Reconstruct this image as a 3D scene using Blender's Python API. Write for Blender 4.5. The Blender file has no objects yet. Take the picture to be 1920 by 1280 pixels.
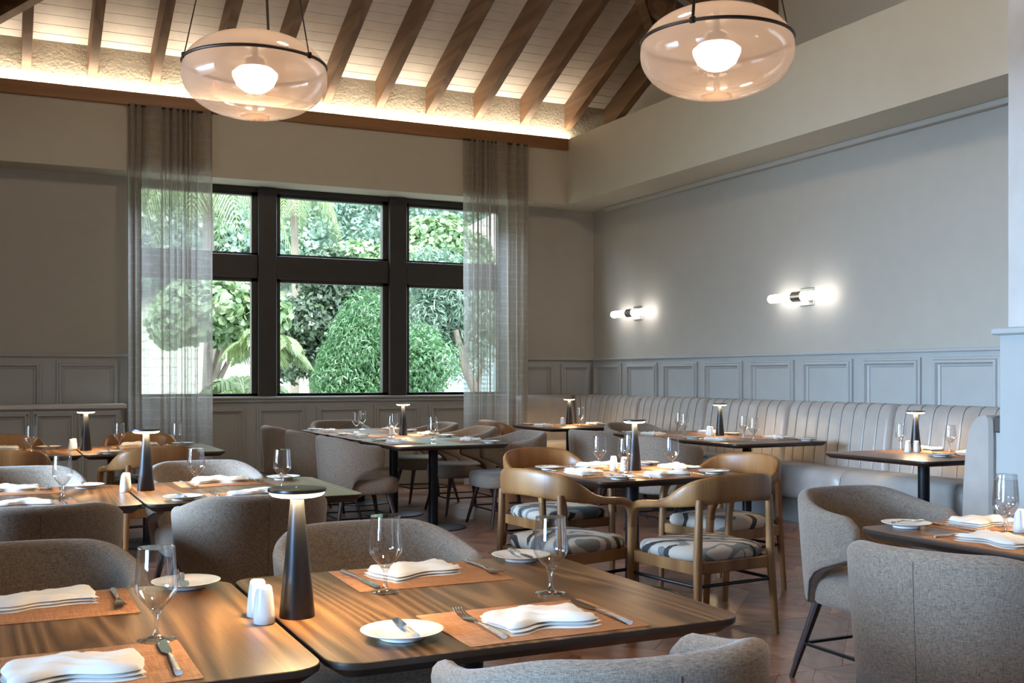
import bpy, bmesh, math, random
import numpy as np
from mathutils import Vector, Matrix
random.seed(7); R = math.radians; PI = math.pi
scene = bpy.context.scene; col = scene.collection

# ------------------------------------------------------------------ camera
cam_d = bpy.data.cameras.new('camera'); cam = bpy.data.objects.new('camera', cam_d); col.objects.link(cam)
YAW = math.atan2(976, 2030)
cam.location = (0, 0, 1.33); cam.rotation_euler = (PI/2, 0, -YAW)
cam_d.sensor_width = 36; cam_d.lens = 2030/1920*36; cam_d.shift_y = 64/1920; cam_d.clip_start = .05; cam_d.clip_end = 400
scene.camera = cam
# ------------------------------------------------------------------ exposure, world, sun, window light
vs = scene.view_settings
vs.view_transform = 'Standard'; vs.look = 'None'; vs.gamma = 1; vs.use_curve_mapping = False; vs.exposure = 0.16
scene.cycles.caustics_reflective = False; scene.cycles.caustics_refractive = False
scene.cycles.max_bounces = 10; scene.cycles.transparent_max_bounces = 24; scene.cycles.sample_clamp_indirect = 4
wd = bpy.data.worlds.new('world'); scene.world = wd; wd.use_nodes = True
wn = wd.node_tree.nodes; wl = wd.node_tree.links
sky = wn.new('ShaderNodeTexSky'); sky.sky_type = 'HOSEK_WILKIE'; sky.turbidity = 4; sky.ground_albedo = .4
sky.sun_direction = (-.25, -.45, .86)
mixw = wn.new('ShaderNodeMix'); mixw.data_type = 'RGBA'; mixw.inputs[0].default_value = .55
wl.new(sky.outputs[0], mixw.inputs[6]); mixw.inputs[7].default_value = (.80, .92, 1.0, 1)
wl.new(mixw.outputs[2], wn['Background'].inputs[0]); wn['Background'].inputs[1].default_value = 8.0
def light(name, kind, loc, energy, color, rot=(0, 0, 0), **kw):
    l = bpy.data.lights.new(name, kind); l.energy = energy; l.color = color
    for k, v in kw.items(): setattr(l, k, v)
    o = bpy.data.objects.new(name, l); col.objects.link(o); o.location = loc; o.rotation_euler = rot
    return o
light('sun', 'SUN', (0, 0, 30), 6.5, (1, .96, .88), (R(38), 0, R(-12)), angle=R(12))
# daylight of the side windows in the left wall
light('daylight_left_windows', 'AREA', (-2.7, 6.0, 1.9), 160, (.44, .68, 1.0), (0, R(-77), 0), shape='RECTANGLE', size=1.6, size_y=2.6, spread=R(66))
light('cool_fill_side', 'AREA', (-2.7, .9, 1.5), 78, (.34, .62, 1.0), (0, R(-88), R(6)), shape='RECTANGLE', size=1.5, size_y=1.5, spread=R(66))  # added cool fill for the near chairs; the wall is solid here
# added warm fills, unseen overhead, brightening bulkheads and tabletops
light('warm_fill_overhead', 'POINT', (2.4, 5.2, 5.4), 205, (1, .80, .57), shadow_soft_size=.3)
light('warm_fill_front', 'SPOT', (1.3, 1.5, 3.4), 135, (1, .88, .74), (0, 0, 0), spot_size=R(105), spot_blend=.8, shadow_soft_size=.15)
light('cool_fill_rear', 'AREA', (2.5, -2.85, 1.9), 14, (.66, .80, 1.0), (R(90), 0, 0), shape='RECTANGLE', size=6.5, size_y=2.2)  # weak cool fill added behind the camera, no opening there
# area lamp added outside the tall window to strengthen its sky light
light('sky_fill_window', 'AREA', (3.7, 13.25, 3.98), 330, (.66, .80, 1.0), (R(-68), 0, 0), shape='RECTANGLE', size=5.0, size_y=.5)
# LED strips hidden in the cove
WARM = (1.0, .86, .67)
light('cove_led', 'AREA', (3.35, 12.40, 4.385), 70, WARM, (PI+R(-24), 0, 0), shape='RECTANGLE', size=6.9, size_y=.05)

# ------------------------------------------------------------------ helpers
class MB:
    def __init__(s): s.v = []; s.f = []
    def add(s, vs, fs):
        n = len(s.v); s.v += [tuple(p) for p in vs]; s.f += [tuple(i+n for i in f) for f in fs]; return s
    def box(s, x0, x1, y0, y1, z0, z1):
        return s.add([(x0,y0,z0),(x1,y0,z0),(x1,y1,z0),(x0,y1,z0),(x0,y0,z1),(x1,y0,z1),(x1,y1,z1),(x0,y1,z1)],
                     [(3,2,1,0),(4,5,6,7),(0,1,5,4),(1,2,6,5),(2,3,7,6),(3,0,4,7)])
    def rbox(s, x0, x1, y0, y1, z0, z1, r=.01, seg=2):
        bm = bmesh.new(); bmesh.ops.create_cube(bm, size=1)
        for v in bm.verts: v.co = ((x0+x1)/2+v.co.x*(x1-x0), (y0+y1)/2+v.co.y*(y1-y0), (z0+z1)/2+v.co.z*(z1-z0))
        bmesh.ops.bevel(bm, geom=bm.edges[:], offset=r, segments=seg, affect='EDGES', profile=.5)
        bm.verts.index_update()
        s.add([v.co[:] for v in bm.verts], [[v.index for v in f.verts] for f in bm.faces]); bm.free(); return s
    def prism(s, poly, z0, z1):
        n = len(poly)
        s.add([(x, y, z0) for x, y in poly]+[(x, y, z1) for x, y in poly],
              [tuple(range(n))[::-1], tuple(range(n, 2*n))]+[(i, (i+1) % n, (i+1) % n+n, i+n) for i in range(n)]); return s
    def rings(s, rings, caps=True, closed=False):
        n = len(rings[0]); k = len(rings); vs = [p for r in rings for p in r]; fs = []
        for i in range(k if closed else k-1):
            a, b = i*n, ((i+1) % k)*n
            fs += [(a+j, a+(j+1) % n, b+(j+1) % n, b+j) for j in range(n)]
        if caps and not closed: fs += [tuple(range(n))[::-1], tuple(range((k-1)*n, k*n))]
        return s.add(vs, fs)
    def lathe(s, prof, seg=24, c=(0, 0, 0)):
        rs = [[(c[0]+r*math.cos(2*PI*j/seg), c[1]+r*math.sin(2*PI*j/seg), c[2]+z) for j in range(seg)] for r, z in prof]
        return s.rings(rs)
    def tube(s, pts, rad, seg=8, closed=False, flat=None):
        pts = [Vector(p) for p in pts]; n = len(pts); rs = []
        if not hasattr(rad, '__len__'): rad = [rad]*n
        up = None
        for i in range(n):
            a = pts[(i-1) % n] if closed or i > 0 else pts[0]; b = pts[(i+1) % n] if closed or i < n-1 else pts[-1]
            t = (b-a).normalized()
            if up is None: up = Vector((0, 0, 1)) if abs(t.z) < .9 else Vector((1, 0, 0))
            x = t.cross(up).normalized(); up = x.cross(t).normalized()
            r = rad[i]; r2 = r if flat is None else r*flat
            rs.append([pts[i]+x*(r*math.cos(2*PI*j/seg))+up*(r2*math.sin(2*PI*j/seg)) for j in range(seg)])
        return s.rings(rs, closed=closed)
    def bar(s, a, b, w, h=None):
        a, b = Vector(a), Vector(b); h = w if h is None else h; t = (b-a).normalized()
        x = t.cross(Vector((0, 0, 1))); x = Vector((1, 0, 0)) if x.length < 1e-4 else x.normalized(); u = x.cross(t)
        q = [(-1, -1), (1, -1), (1, 1), (-1, 1)]
        return s.rings([[p+x*(i*w/2)+u*(j*h/2) for i, j in q] for p in (a, b)])
    def build(s, name, mat, parent=None, smooth=35, loc=(0, 0, 0), rot=0):
        me = bpy.data.meshes.new(name); me.from_pydata(s.v, [], s.f); me.materials.append(mat)
        bm = bmesh.new(); bm.from_mesh(me); bmesh.ops.recalc_face_normals(bm, faces=bm.faces[:]); bm.to_mesh(me); bm.free()
        if smooth:
            me.polygons.foreach_set('use_smooth', [True]*len(me.polygons)); me.set_sharp_from_angle(angle=R(smooth))
        return place(name, me, parent, loc, rot)
def place(name, me, parent=None, loc=(0, 0, 0), rot=0):
    o = bpy.data.objects.new(name, me); col.objects.link(o); o.location = loc; o.rotation_euler = (0, 0, rot)
    if parent: o.parent = parent
    return o
def tag(o, label=None, cat=None, group=None, kind=None):
    if label: o['label'] = label
    if cat: o['category'] = cat
    if group: o['group'] = group
    if kind: o['kind'] = kind
    return o
def thing(name, loc, rot, label, cat, group=None):
    o = bpy.data.objects.new(name, None); col.objects.link(o); o.location = loc; o.rotation_euler = (0, 0, rot); o.empty_display_size = .1
    return tag(o, label, cat, group)
def dup(src, loc, rot, label, group=None):
    def cp(o, par):
        c = o.copy(); col.objects.link(c); c.parent = par
        for ch in o.children: cp(ch, c)
        return c
    c = cp(src, None); c.location = loc; c.rotation_euler = (0, 0, rot); c['label'] = label
    if group: c['group'] = group
    return c
def ss(a, b, x):
    t = min(1, max(0, (x-a)/(b-a))); return t*t*(3-2*t)

# ------------------------------------------------------------------ materials
def new_mat(name):
    m = bpy.data.materials.new(name); m.use_nodes = True
    nt = m.node_tree; return m, nt.nodes, nt.links, nt.nodes['Principled BSDF']
def sset(b, **kw):
    for k, v in kw.items():
        if k == 'color': b.inputs['Base Color'].default_value = (*v, 1)
        else: b.inputs[{'rough': 'Roughness', 'metal': 'Metallic', 'spec': 'Specular IOR Level', 'coat': 'Coat Weight', 'trans': 'Transmission Weight', 'ior': 'IOR', 'sheen': 'Sheen Weight'}[k]].default_value = v
def coords(n, l, scale=(1, 1, 1), kind='Object', rnd=0):
    t = n.new('ShaderNodeTexCoord'); mp = n.new('ShaderNodeMapping'); mp.inputs['Scale'].default_value = scale
    src = t.outputs[kind]
    if rnd:
        oi = n.new('ShaderNodeObjectInfo'); ad = n.new('ShaderNodeVectorMath'); ad.operation = 'MULTIPLY_ADD'
        ad.inputs[1].default_value = (rnd, rnd*.7, rnd*1.3); l.new(oi.outputs['Random'], ad.inputs[0]); l.new(src, ad.inputs[2]); src = ad.outputs[0]
    l.new(src, mp.inputs['Vector']); return mp.outputs[0]
def noise(n, l, vec, scale, detail=3, rough=.5, dist=0):
    t = n.new('ShaderNodeTexNoise'); t.inputs['Scale'].default_value = scale; t.inputs['Detail'].default_value = detail
    t.inputs['Roughness'].default_value = rough; t.inputs['Distortion'].default_value = dist; l.new(vec, t.inputs['Vector']); return t.outputs[0]
def ramp(n, l, fac, stops, mode='LINEAR'):
    r = n.new('ShaderNodeValToRGB'); r.color_ramp.interpolation = mode; e = r.color_ramp.elements
    while len(e) < len(stops): e.new(.5)
    for k, (p, c) in enumerate(stops): e[k].position = p; e[k].color = (*c, 1)
    l.new(fac, r.inputs[0]); return r.outputs[0]
def bump(n, l, b, h, strength, dist=.002):
    k = n.new('ShaderNodeBump'); k.inputs['Strength'].default_value = strength; k.inputs['Distance'].default_value = dist
    l.new(h, k.inputs['Height']); l.new(k.outputs[0], b.inputs['Normal'])
def math_(n, l, op, a, b=None):
    m = n.new('ShaderNodeMath'); m.operation = op
    for i, v in enumerate((a, b)):
        if v is None: continue
        if isinstance(v, (int, float)): m.inputs[i].default_value = v
        else: l.new(v, m.inputs[i])
    return m.outputs[0]
def plain(name, color, rough=.6, metal=0, bumpk=None, var=.06, **kw):
    m, n, l, b = new_mat(name); sset(b, color=color, rough=rough, metal=metal, **kw)
    v = coords(n, l); f = noise(n, l, v, 6, 4)
    lo = tuple(c*(1-var) for c in color); hi = tuple(min(1, c*(1+var)) for c in color)
    l.new(ramp(n, l, f, [(.3, lo), (.7, hi)]), b.inputs['Base Color'])
    if bumpk: bump(n, l, b, noise(n, l, v, bumpk[0], 5, .6), bumpk[1], bumpk[2])
    return m
def emit(name, color, strength):
    m, n, l, b = new_mat(name); sset(b, color=(.8, .8, .8), rough=.4)
    b.inputs['Emission Color'].default_value = (*color, 1); b.inputs['Emission Strength'].default_value = strength; return m
def wood(name, c0, c1, c2, along='y', rough=.45, ring=9, rnd=5, kind='Object', fine=260, spec=.5):
    m, n, l, b = new_mat(name); sset(b, rough=rough, spec=spec)
    s = {'x': (.06, 1, 1), 'y': (1, .06, 1), 'z': (1, 1, .06)}[along]
    v = coords(n, l, s, kind, rnd)
    f1 = noise(n, l, v, 3.0, 2, .45, .25)
    w = math_(n, l, 'FRACT', math_(n, l, 'MULTIPLY', f1, ring))
    w = math_(n, l, 'ABSOLUTE', math_(n, l, 'SUBTRACT', math_(n, l, 'MULTIPLY', w, 2), 1))
    s2 = {'x': (.03, 1, 1), 'y': (1, .03, 1), 'z': (1, 1, .03)}[along]
    g = noise(n, l, coords(n, l, s2, kind, rnd), fine, 3, .6)
    big = noise(n, l, v, 5, 2)
    mx = math_(n, l, 'ADD', math_(n, l, 'MULTIPLY', w, .42), math_(n, l, 'ADD', math_(n, l, 'MULTIPLY', g, .38), math_(n, l, 'MULTIPLY', big, .25)))
    l.new(ramp(n, l, mx, [(.22, c0), (.5, c1), (.78, c2)]), b.inputs['Base Color'])
    bump(n, l, b, g, .12, .001); return m
def fabric(name, ca, cb, scale=420, rough=.9, strength=.5):
    m, n, l, b = new_mat(name); sset(b, rough=rough, spec=.15, sheen=.25)
    v1 = coords(n, l, (1, 1, .12)); v2 = coords(n, l, (.12, .12, 1))
    f = math_(n, l, 'ADD', math_(n, l, 'MULTIPLY', noise(n, l, v1, scale, 2, .6), .5), math_(n, l, 'MULTIPLY', noise(n, l, v2, scale, 2, .6), .5))
    l.new(ramp(n, l, f, [(.38, cb), (.62, ca)]), b.inputs['Base Color'])
    bump(n, l, b, f, strength, .002); return m
M = {}
M['wall'] = plain('wall_paint', (.42, .382, .32), .75, bumpk=(140, .25, .003), var=.02)
M['bulk'] = plain('bulkhead_paint', (.54, .48, .365), .75, bumpk=(140, .25, .003), var=.02)
M['wains'] = plain('wainscot_paint', (.385, .385, .365), .5, bumpk=(60, .05, .001), var=.03)
M['column'] = plain('column_paint', (.50, .475, .44), .6, bumpk=(140, .2, .003))
M['stucco'] = plain('rough_stucco', (.52, .46, .36), .9, bumpk=(32, .9, .02))
M['board'] = plain('white_board_paint', (.70, .64, .57), .6, bumpk=(90, .05, .001))
M['boardback'] = plain('board_gap_dark', (.12, .10, .085), .8)
M['rafter'] = wood('stained_rafter_wood', (.115, .062, .030), (.16, .088, .045), (.215, .125, .066), 'y', .6, 5)
M['fascia'] = wood('cedar_trim_wood', (.20, .085, .028), (.29, .13, .045), (.36, .17, .065), 'x', .5, 6)
M['winframe'] = plain('dark_bronze_frame', (.030, .025, .022), .45, var=.1)
M['floorbase'] = plain('floor_joint', (.20, .13, .09), .7)
M['table'] = wood('walnut_table_wood', (.046, .018, .0065), (.125, .057, .021), (.27, .142, .058), 'y', .30, 20, 9, fine=130)
M['tablex'] = M['table']
M['edge'] = plain('dark_table_edge', (.035, .020, .013), .4)
M['darkmetal'] = plain('black_metal', (.016, .016, .018), .42, .6)
M['lampmetal'] = plain('gunmetal_lamp', (.045, .047, .052), .33, .85, bumpk=(900, .1, .0005))
M['oak'] = wood('oiled_oak', (.14, .055, .016), (.23, .104, .033), (.32, .160, .055), 'z', .4, 4, 5, fine=120)
M['walnutleg'] = plain('dark_walnut_leg', (.034, .016, .010), .4)
M['fabric'] = fabric('woven_taupe_fabric', (.335, .262, .198), (.135, .102, .078), 560)
M['leather'] = plain('greige_leather', (.38, .335, .295), .36, bumpk=(500, .2, .001), var=.08)
M['kick'] = plain('kick_plate', (.17, .17, .16), .45)
M['porcelain'] = plain('white_porcelain', (.86, .84, .80), .18, var=.01)
M['napkin'] = plain('white_linen', (.80, .765, .72), .9, bumpk=(700, .3, .001), var=.02)
M['steel'] = plain('cutlery_steel', (.62, .60, .57), .16, 1, var=.02)
M['hammer'] = plain('hammered_handle', (.60, .58, .55), .22, 1, bumpk=(420, .9, .004), var=.02)
M['chrome'] = plain('brushed_nickel', (.62, .60, .56), .28, 1)
M['stone'] = plain('pale_counter_stone', (.62, .58, .52), .4)
M['brass'] = plain('aged_bronze_knob', (.16, .10, .05), .35, .8)
M['tube'] = emit('lit_opal_tube', (1, .98, 1.0), 7.5)
M['core'] = emit('lit_lamp_core', (1, .84, .64), 12)
M['ring'] = emit('lit_lamp_ring', (1, .76, .44), 7)
M['band'] = plain('bronze_band', (.050, .030, .020), .45, .5)
M['seam'] = plain('dark_stitching', (.075, .062, .052), .8)

m, n, l, b = new_mat('woven_placemat'); sset(b, rough=.7, spec=.3)
f1 = noise(n, l, coords(n, l, (.04, 1, 1), rnd=3), 380, 2, .6); f2 = noise(n, l, coords(n, l, (1, .04, 1), rnd=3), 420, 2, .6)
fm = math_(n, l, 'ADD', math_(n, l, 'MULTIPLY', f1, .6), math_(n, l, 'MULTIPLY', f2, .4))
l.new(ramp(n, l, fm, [(.36, (.26, .105, .045)), (.64, (.56, .28, .14))]), b.inputs['Base Color']); bump(n, l, b, fm, .4, .001); M['mat'] = m

m, n, l, b = new_mat('printed_leaf_fabric'); sset(b, rough=.85, spec=.2)
v = coords(n, l, (1, 1, .6), rnd=7)
a1 = noise(n, l, v, 2.6, 1, .4, 1.6)
wv = n.new('ShaderNodeTexWave'); wv.bands_direction = 'DIAGONAL'; wv.inputs['Scale'].default_value = 4.2; wv.inputs['Distortion'].default_value = 7; wv.inputs['Detail'].default_value = 0; wv.inputs['Detail Scale'].default_value = .8
l.new(coords(n, l, (1, 1, .6), rnd=11), wv.inputs['Vector'])
c1 = ramp(n, l, a1, [(0, (.11, .125, .125)), (.36, (.15, .165, .16)), (.42, (.47, .40, .325)), (.60, (.19, .195, .18)), (.67, (.50, .43, .355))], 'CONSTANT')
k1 = ramp(n, l, wv.outputs['Fac'], [(0, (0, 0, 0)), (.80, (1, 1, 1))], 'CONSTANT')
k3 = ramp(n, l, noise(n, l, coords(n, l, (1, 1, .6), rnd=5), 3.5, 1), [(0, (0, 0, 0)), (.50, (1, 1, 1))], 'CONSTANT')
k2 = math_(n, l, 'MULTIPLY', k1, k3)
mx = n.new('ShaderNodeMix'); mx.data_type = 'RGBA'; l.new(k2, mx.inputs[0]); l.new(c1, mx.inputs[6]); mx.inputs[7].default_value = (.045, .043, .042, 1)
l.new(mx.outputs[2], b.inputs['Base Color']); bump(n, l, b, noise(n, l, v, 500, 2), .2, .001); M['print'] = m

def floor_mat():
    m, n, l, b = new_mat('parquet_wood'); sset(b, rough=.28, spec=.6)
    v = coords(n, l, (.35, 1, 1), 'UV', 6)
    f1 = noise(n, l, v, 3.2, 3, .5, .8); w = math_(n, l, 'FRACT', math_(n, l, 'MULTIPLY', f1, 8))
    w = math_(n, l, 'ABSOLUTE', math_(n, l, 'SUBTRACT', math_(n, l, 'MULTIPLY', w, 2), 1))
    g = noise(n, l, coords(n, l, (.04, 1, 1), 'UV', 6), 160, 3, .6)
    oi = n.new('ShaderNodeObjectInfo'); ge = n.new('ShaderNodeNewGeometry')
    rr = math_(n, l, 'FRACT', math_(n, l, 'ADD', math_(n, l, 'MULTIPLY', oi.outputs['Random'], 7.3), ge.outputs['Random Per Island']))
    mx = math_(n, l, 'ADD', math_(n, l, 'MULTIPLY', w, .26), math_(n, l, 'ADD', math_(n, l, 'MULTIPLY', g, .34), math_(n, l, 'MULTIPLY', rr, .36)))
    l.new(ramp(n, l, mx, [(.2, (.12, .046, .026)), (.5, (.25, .112, .066)), (.8, (.42, .215, .135))]), b.inputs['Base Color'])
    bump(n, l, b, g, .1, .001); return m
M['floor'] = floor_mat()

def thin_glass(name, tint, refl=.9, base=.05):
    m, n, l, b = new_mat(name); n.remove(b); out = n['Material Output']
    tr = n.new('ShaderNodeBsdfTransparent'); tr.inputs[0].default_value = (*tint, 1)
    gl = n.new('ShaderNodeBsdfGlossy'); gl.inputs['Roughness'].default_value = .02; gl.inputs[0].default_value = (.95, .97, 1, 1)
    lw = n.new('ShaderNodeLayerWeight'); lw.inputs[0].default_value = .32
    f = math_(n, l, 'ADD', math_(n, l, 'MULTIPLY', lw.outputs['Facing'], refl), base)
    f = math_(n, l, 'MINIMUM', f, .95)
    mx = n.new('ShaderNodeMixShader'); l.new(f, mx.inputs[0]); l.new(tr.outputs[0], mx.inputs[1]); l.new(gl.outputs[0], mx.inputs[2]); l.new(mx.outputs[0], out.inputs[0]); return m
M['pane'] = thin_glass('window_glass', (.96, .99, .99), .10, .004)
M['glass'] = thin_glass('goblet_glass', (.965, .97, .97), .80, .06)
m, n, l, b = new_mat('solid_glass'); sset(b, color=(.97, .98, .98), rough=.02, trans=1, ior=1.45); M['solidglass'] = thin_glass('thick_glass', (.93, .95, .95), .75, .10)

m, n, l, b = new_mat('smoked_opal_glass'); n.remove(b); out = n['Material Output']   # pendant shade: milky, see-through, glossy
tr = n.new('ShaderNodeBsdfTransparent'); tr.inputs[0].default_value = (.92, .84, .78, 1)
tl = n.new('ShaderNodeBsdfTranslucent'); tl.inputs[0].default_value = (.70, .53, .43, 1)
df = n.new('ShaderNodeBsdfDiffuse'); df.inputs[0].default_value = (.46, .36, .30, 1)
gl = n.new('ShaderNodeBsdfGlossy'); gl.inputs['Roughness'].default_value = .04
m1 = n.new('ShaderNodeMixShader'); m1.inputs[0].default_value = .4; l.new(tl.outputs[0], m1.inputs[1]); l.new(df.outputs[0], m1.inputs[2])
m2 = n.new('ShaderNodeMixShader'); l.new(tr.outputs[0], m2.inputs[1]); l.new(m1.outputs[0], m2.inputs[2])
gz = n.new('ShaderNodeTexCoord'); sp = n.new('ShaderNodeSeparateXYZ'); l.new(gz.outputs['Object'], sp.inputs[0])
mr = n.new('ShaderNodeMapRange'); l.new(sp.outputs['Z'], mr.inputs[0]); mr.inputs[1].default_value = -.2; mr.inputs[2].default_value = .12; mr.inputs[3].default_value = .34; mr.inputs[4].default_value = .74
l.new(mr.outputs[0], m2.inputs[0])
lw = n.new('ShaderNodeLayerWeight'); lw.inputs[0].default_value = .3
m3 = n.new('ShaderNodeMixShader'); l.new(math_(n, l, 'ADD', math_(n, l, 'MULTIPLY', lw.outputs['Fresnel'], .5), .02), m3.inputs[0]); l.new(m2.outputs[0], m3.inputs[1]); l.new(gl.outputs[0], m3.inputs[2])
l.new(m3.outputs[0], out.inputs[0]); M['shade'] = m

m, n, l, b = new_mat('sheer_curtain'); n.remove(b); out = n['Material Output']
tr = n.new('ShaderNodeBsdfTransparent'); df = n.new('ShaderNodeBsdfDiffuse'); df.inputs[0].default_value = (.42, .33, .245, 1)
tl = n.new('ShaderNodeBsdfTranslucent'); tl.inputs[0].default_value = (.60, .58, .56, 1)
m1 = n.new('ShaderNodeMixShader'); m1.inputs[0].default_value = .5; l.new(df.outputs[0], m1.inputs[1]); l.new(tl.outputs[0], m1.inputs[2])
vu = coords(n, l, (1, 1, 1), 'UV')
fa = noise(n, l, coords(n, l, (1, .03, 1), 'UV'), 260, 2, .6); fb = noise(n, l, coords(n, l, (.08, 1, 1), 'UV'), 95, 2, .6)
su = n.new('ShaderNodeSeparateXYZ'); l.new(vu, su.inputs[0])
gy = math_(n, l, 'LESS_THAN', math_(n, l, 'FRACT', math_(n, l, 'ADD', math_(n, l, 'MULTIPLY', su.outputs['Y'], 11), math_(n, l, 'MULTIPLY', fb, .8))), .09)
dens = math_(n, l, 'ADD', math_(n, l, 'MULTIPLY', fa, .42), math_(n, l, 'ADD', math_(n, l, 'MULTIPLY', fb, .28), math_(n, l, 'MULTIPLY', gy, .14)))
dens = math_(n, l, 'MINIMUM', math_(n, l, 'ADD', dens, .27), .97)
lwc = n.new('ShaderNodeLayerWeight'); lwc.inputs[0].default_value = .5
cosv = math_(n, l, 'ADD', math_(n, l, 'SUBTRACT', 1, lwc.outputs['Facing']), .12)
dens = math_(n, l, 'SUBTRACT', 1, math_(n, l, 'POWER', math_(n, l, 'SUBTRACT', 1, dens), math_(n, l, 'DIVIDE', 1, cosv)))
m2 = n.new('ShaderNodeMixShader'); l.new(dens, m2.inputs[0]); l.new(tr.outputs[0], m2.inputs[1]); l.new(m1.outputs[0], m2.inputs[2]); l.new(m2.outputs[0], out.inputs[0]); M['curtain'] = m

def leafmat(name, a, b_, tr=.35):
    m, n, l, b = new_mat(name); n.remove(b); out = n['Material Output']
    ge = n.new('ShaderNodeNewGeometry'); c = ramp(n, l, ge.outputs['Random Per Island'], [(0, a), (1, b_)])
    df = n.new('ShaderNodeBsdfDiffuse'); t = n.new('ShaderNodeBsdfTranslucent'); l.new(c, df.inputs[0]); l.new(c, t.inputs[0])
    gl = n.new('ShaderNodeBsdfGlossy'); gl.inputs['Roughness'].default_value = .35
    x = n.new('ShaderNodeMixShader'); x.inputs[0].default_value = tr; l.new(df.outputs[0], x.inputs[1]); l.new(t.outputs[0], x.inputs[2])
    y = n.new('ShaderNodeMixShader'); y.inputs[0].default_value = .08; l.new(x.outputs[0], y.inputs[1]); l.new(gl.outputs[0], y.inputs[2]); l.new(y.outputs[0], out.inputs[0]); return m
M['leaf_bush'] = leafmat('bright_shrub_leaf', (.06, .16, .06), (.17, .35, .15))
M['leaf_grape'] = leafmat('round_leaf', (.14, .26, .12), (.40, .53, .28))
M['leaf_dark'] = leafmat('dark_leaf', (.045, .085, .05), (.15, .22, .13))
M['leaf_hill'] = leafmat('hill_leaf', (.12, .215, .165), (.28, .40, .30))  # bluish haze of the distance mixed into the leaf colour
M['frond'] = leafmat('palm_frond_leaf', (.16, .24, .08), (.34, .42, .20))
M['bark'] = plain('grey_bark', (.23, .19, .155), .9, bumpk=(20, .6, .02))
M['render'] = plain('white_house_render', (.50, .52, .52), .8)
M['roof'] = plain('weathered_roof', (.50, .46, .43), .8, bumpk=(25, .4, .02))
M['shutter'] = plain('pale_blue_louvre', (.40, .50, .52), .6)
M['soil'] = plain('garden_ground', (.42, .43, .36), .95, bumpk=(8, .5, .03))
M['path'] = plain('pale_paving', (.80, .80, .78), .9)

# ------------------------------------------------------------------ the setting
YB = 12.48; XR = 7.2; XL = -2.8; YF = -3.0; ZS = 3.5; YBK = 12.08; XBK = 6.58; ZC = 4.32
XE = -.65; XRU = 7.45; TP = .46
floor = MB().box(XL, XRU, YF, YB+.1, -.12, -.004).build('floor', M['floorbase'], smooth=0); tag(floor, 'diagonal parquet floor of reddish brown wood blocks', 'floor', kind='structure')
def clip(poly, a, b, c):     # keep a*x+b*y<=c
    out = []
    for i in range(len(poly)):
        p, q = poly[i], poly[(i+1) % len(poly)]; dp, dq = a*p[0]+b*p[1]-c, a*q[0]+b*q[1]-c
        if dp <= 0: out.append(p)
        if dp*dq < 0: t = dp/(dp-dq); out.append((p[0]+t*(q[0]-p[0]), p[1]+t*(q[1]-p[1])))
    return out
T = .86; S2 = math.sqrt(2)
def tile_pieces(mir):
    G = .0014; sq = [(G, G), (T-G, G), (T-G, T-G), (G, T-G)]; res = []; hb = .11*S2
    bar = clip(clip(sq, -1, 1, hb-G), 1, -1, hb-G); res.append((bar, (1, 1)))
    w = T*2/8
    for sgn in (1, -1):
        tri = clip(sq, sgn, -sgn, -hb-G)
        for k in range(8):
            p = clip(clip(tri, 1, 1, (k+1)*w-G), -1, -1, -k*w-G)
            if len(p) >= 3: res.append((p, (1, -1)))
    if mir: res = [([(T-x, y) for x, y in p][::-1], (-d[0], d[1])) for p, d in res]
    return res
PIECE = {}
for mir in (0, 1):
    for k, (p, d) in enumerate(tile_pieces(mir)):
        n_ = len(p); vs_ = [(x, y, -.006) for x, y in p]+[(x, y, 0) for x, y in p]
        fs_ = [tuple(range(n_, 2*n_))]+[(i, (i+1) % n_, (i+1) % n_+n_, i+n_) for i in range(n_)]
        me = bpy.data.meshes.new('floor_plank'); me.from_pydata(vs_, [], fs_); uv = me.uv_layers.new(name='UVMap')
        dl = math.hypot(*d); dx, dy = d[0]/dl, d[1]/dl
        for lp in me.loops:
            c = me.vertices[lp.vertex_index].co; uv.data[lp.index].uv = (c.x*dx+c.y*dy+k*3.1, -c.x*dy+c.y*dx+k*1.7)
        me.materials.append(M['floor']); PIECE[mir, k] = (me, (sum(x for x, y in p)/n_, sum(y for x, y in p)/n_), p, d)
cs, sn = math.cos(YAW), math.sin(YAW)
cand = []
for i in range(-7, 6):
    for j in range(-7, 11):
        ox, oy = 3.36+i*T, 3.82+j*T
        if ox+T > XR+.3 or oy+T > YB+.6: continue
        mir = (i+j) % 2 if False else (i % 2)
        for k in range(len(tile_pieces(mir))):
            c = PIECE[mir, k][1]; X, Y = ox+c[0], oy+c[1]; d = sn*X+cs*Y; u = 960+2030*(cs*X-sn*Y)/d if d > .3 else -9e9; v = 704+2030*1.33/d if d > .3 else 9e9
            vis = 880 < u < 1960 and v < 1330 or 640 < u <= 880 and v < 1000
            cand.append((0 if vis else 1, d if vis else 0, mir, k, ox, oy))
cand.sort()
far = MB(); fuv = []
for q, (nv, d, mir, k, ox, oy) in enumerate(cand):
    me, c, p, dr = PIECE[mir, k]
    if q < 300 and not nv: place('floor_plank', me, floor, (ox, oy, 0))
    else:
        n_ = len(p); far.add([(x+ox, y+oy, 0) for x, y in p], [tuple(range(n_))]); dl = math.hypot(*dr)
        r1, r2 = random.random()*20, random.random()*20
        fuv += [((x*dr[0]+y*dr[1])/dl+r1, (-x*dr[1]+y*dr[0])/dl+r2) for x, y in p]
o = far.build('floor_planks', M['floor'], floor, smooth=0); o['kind'] = 'stuff'
uv = o.data.uv_layers.new(name='UVMap')
for lp in o.data.loops: uv.data[lp.index].uv = fuv[lp.vertex_index]

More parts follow.
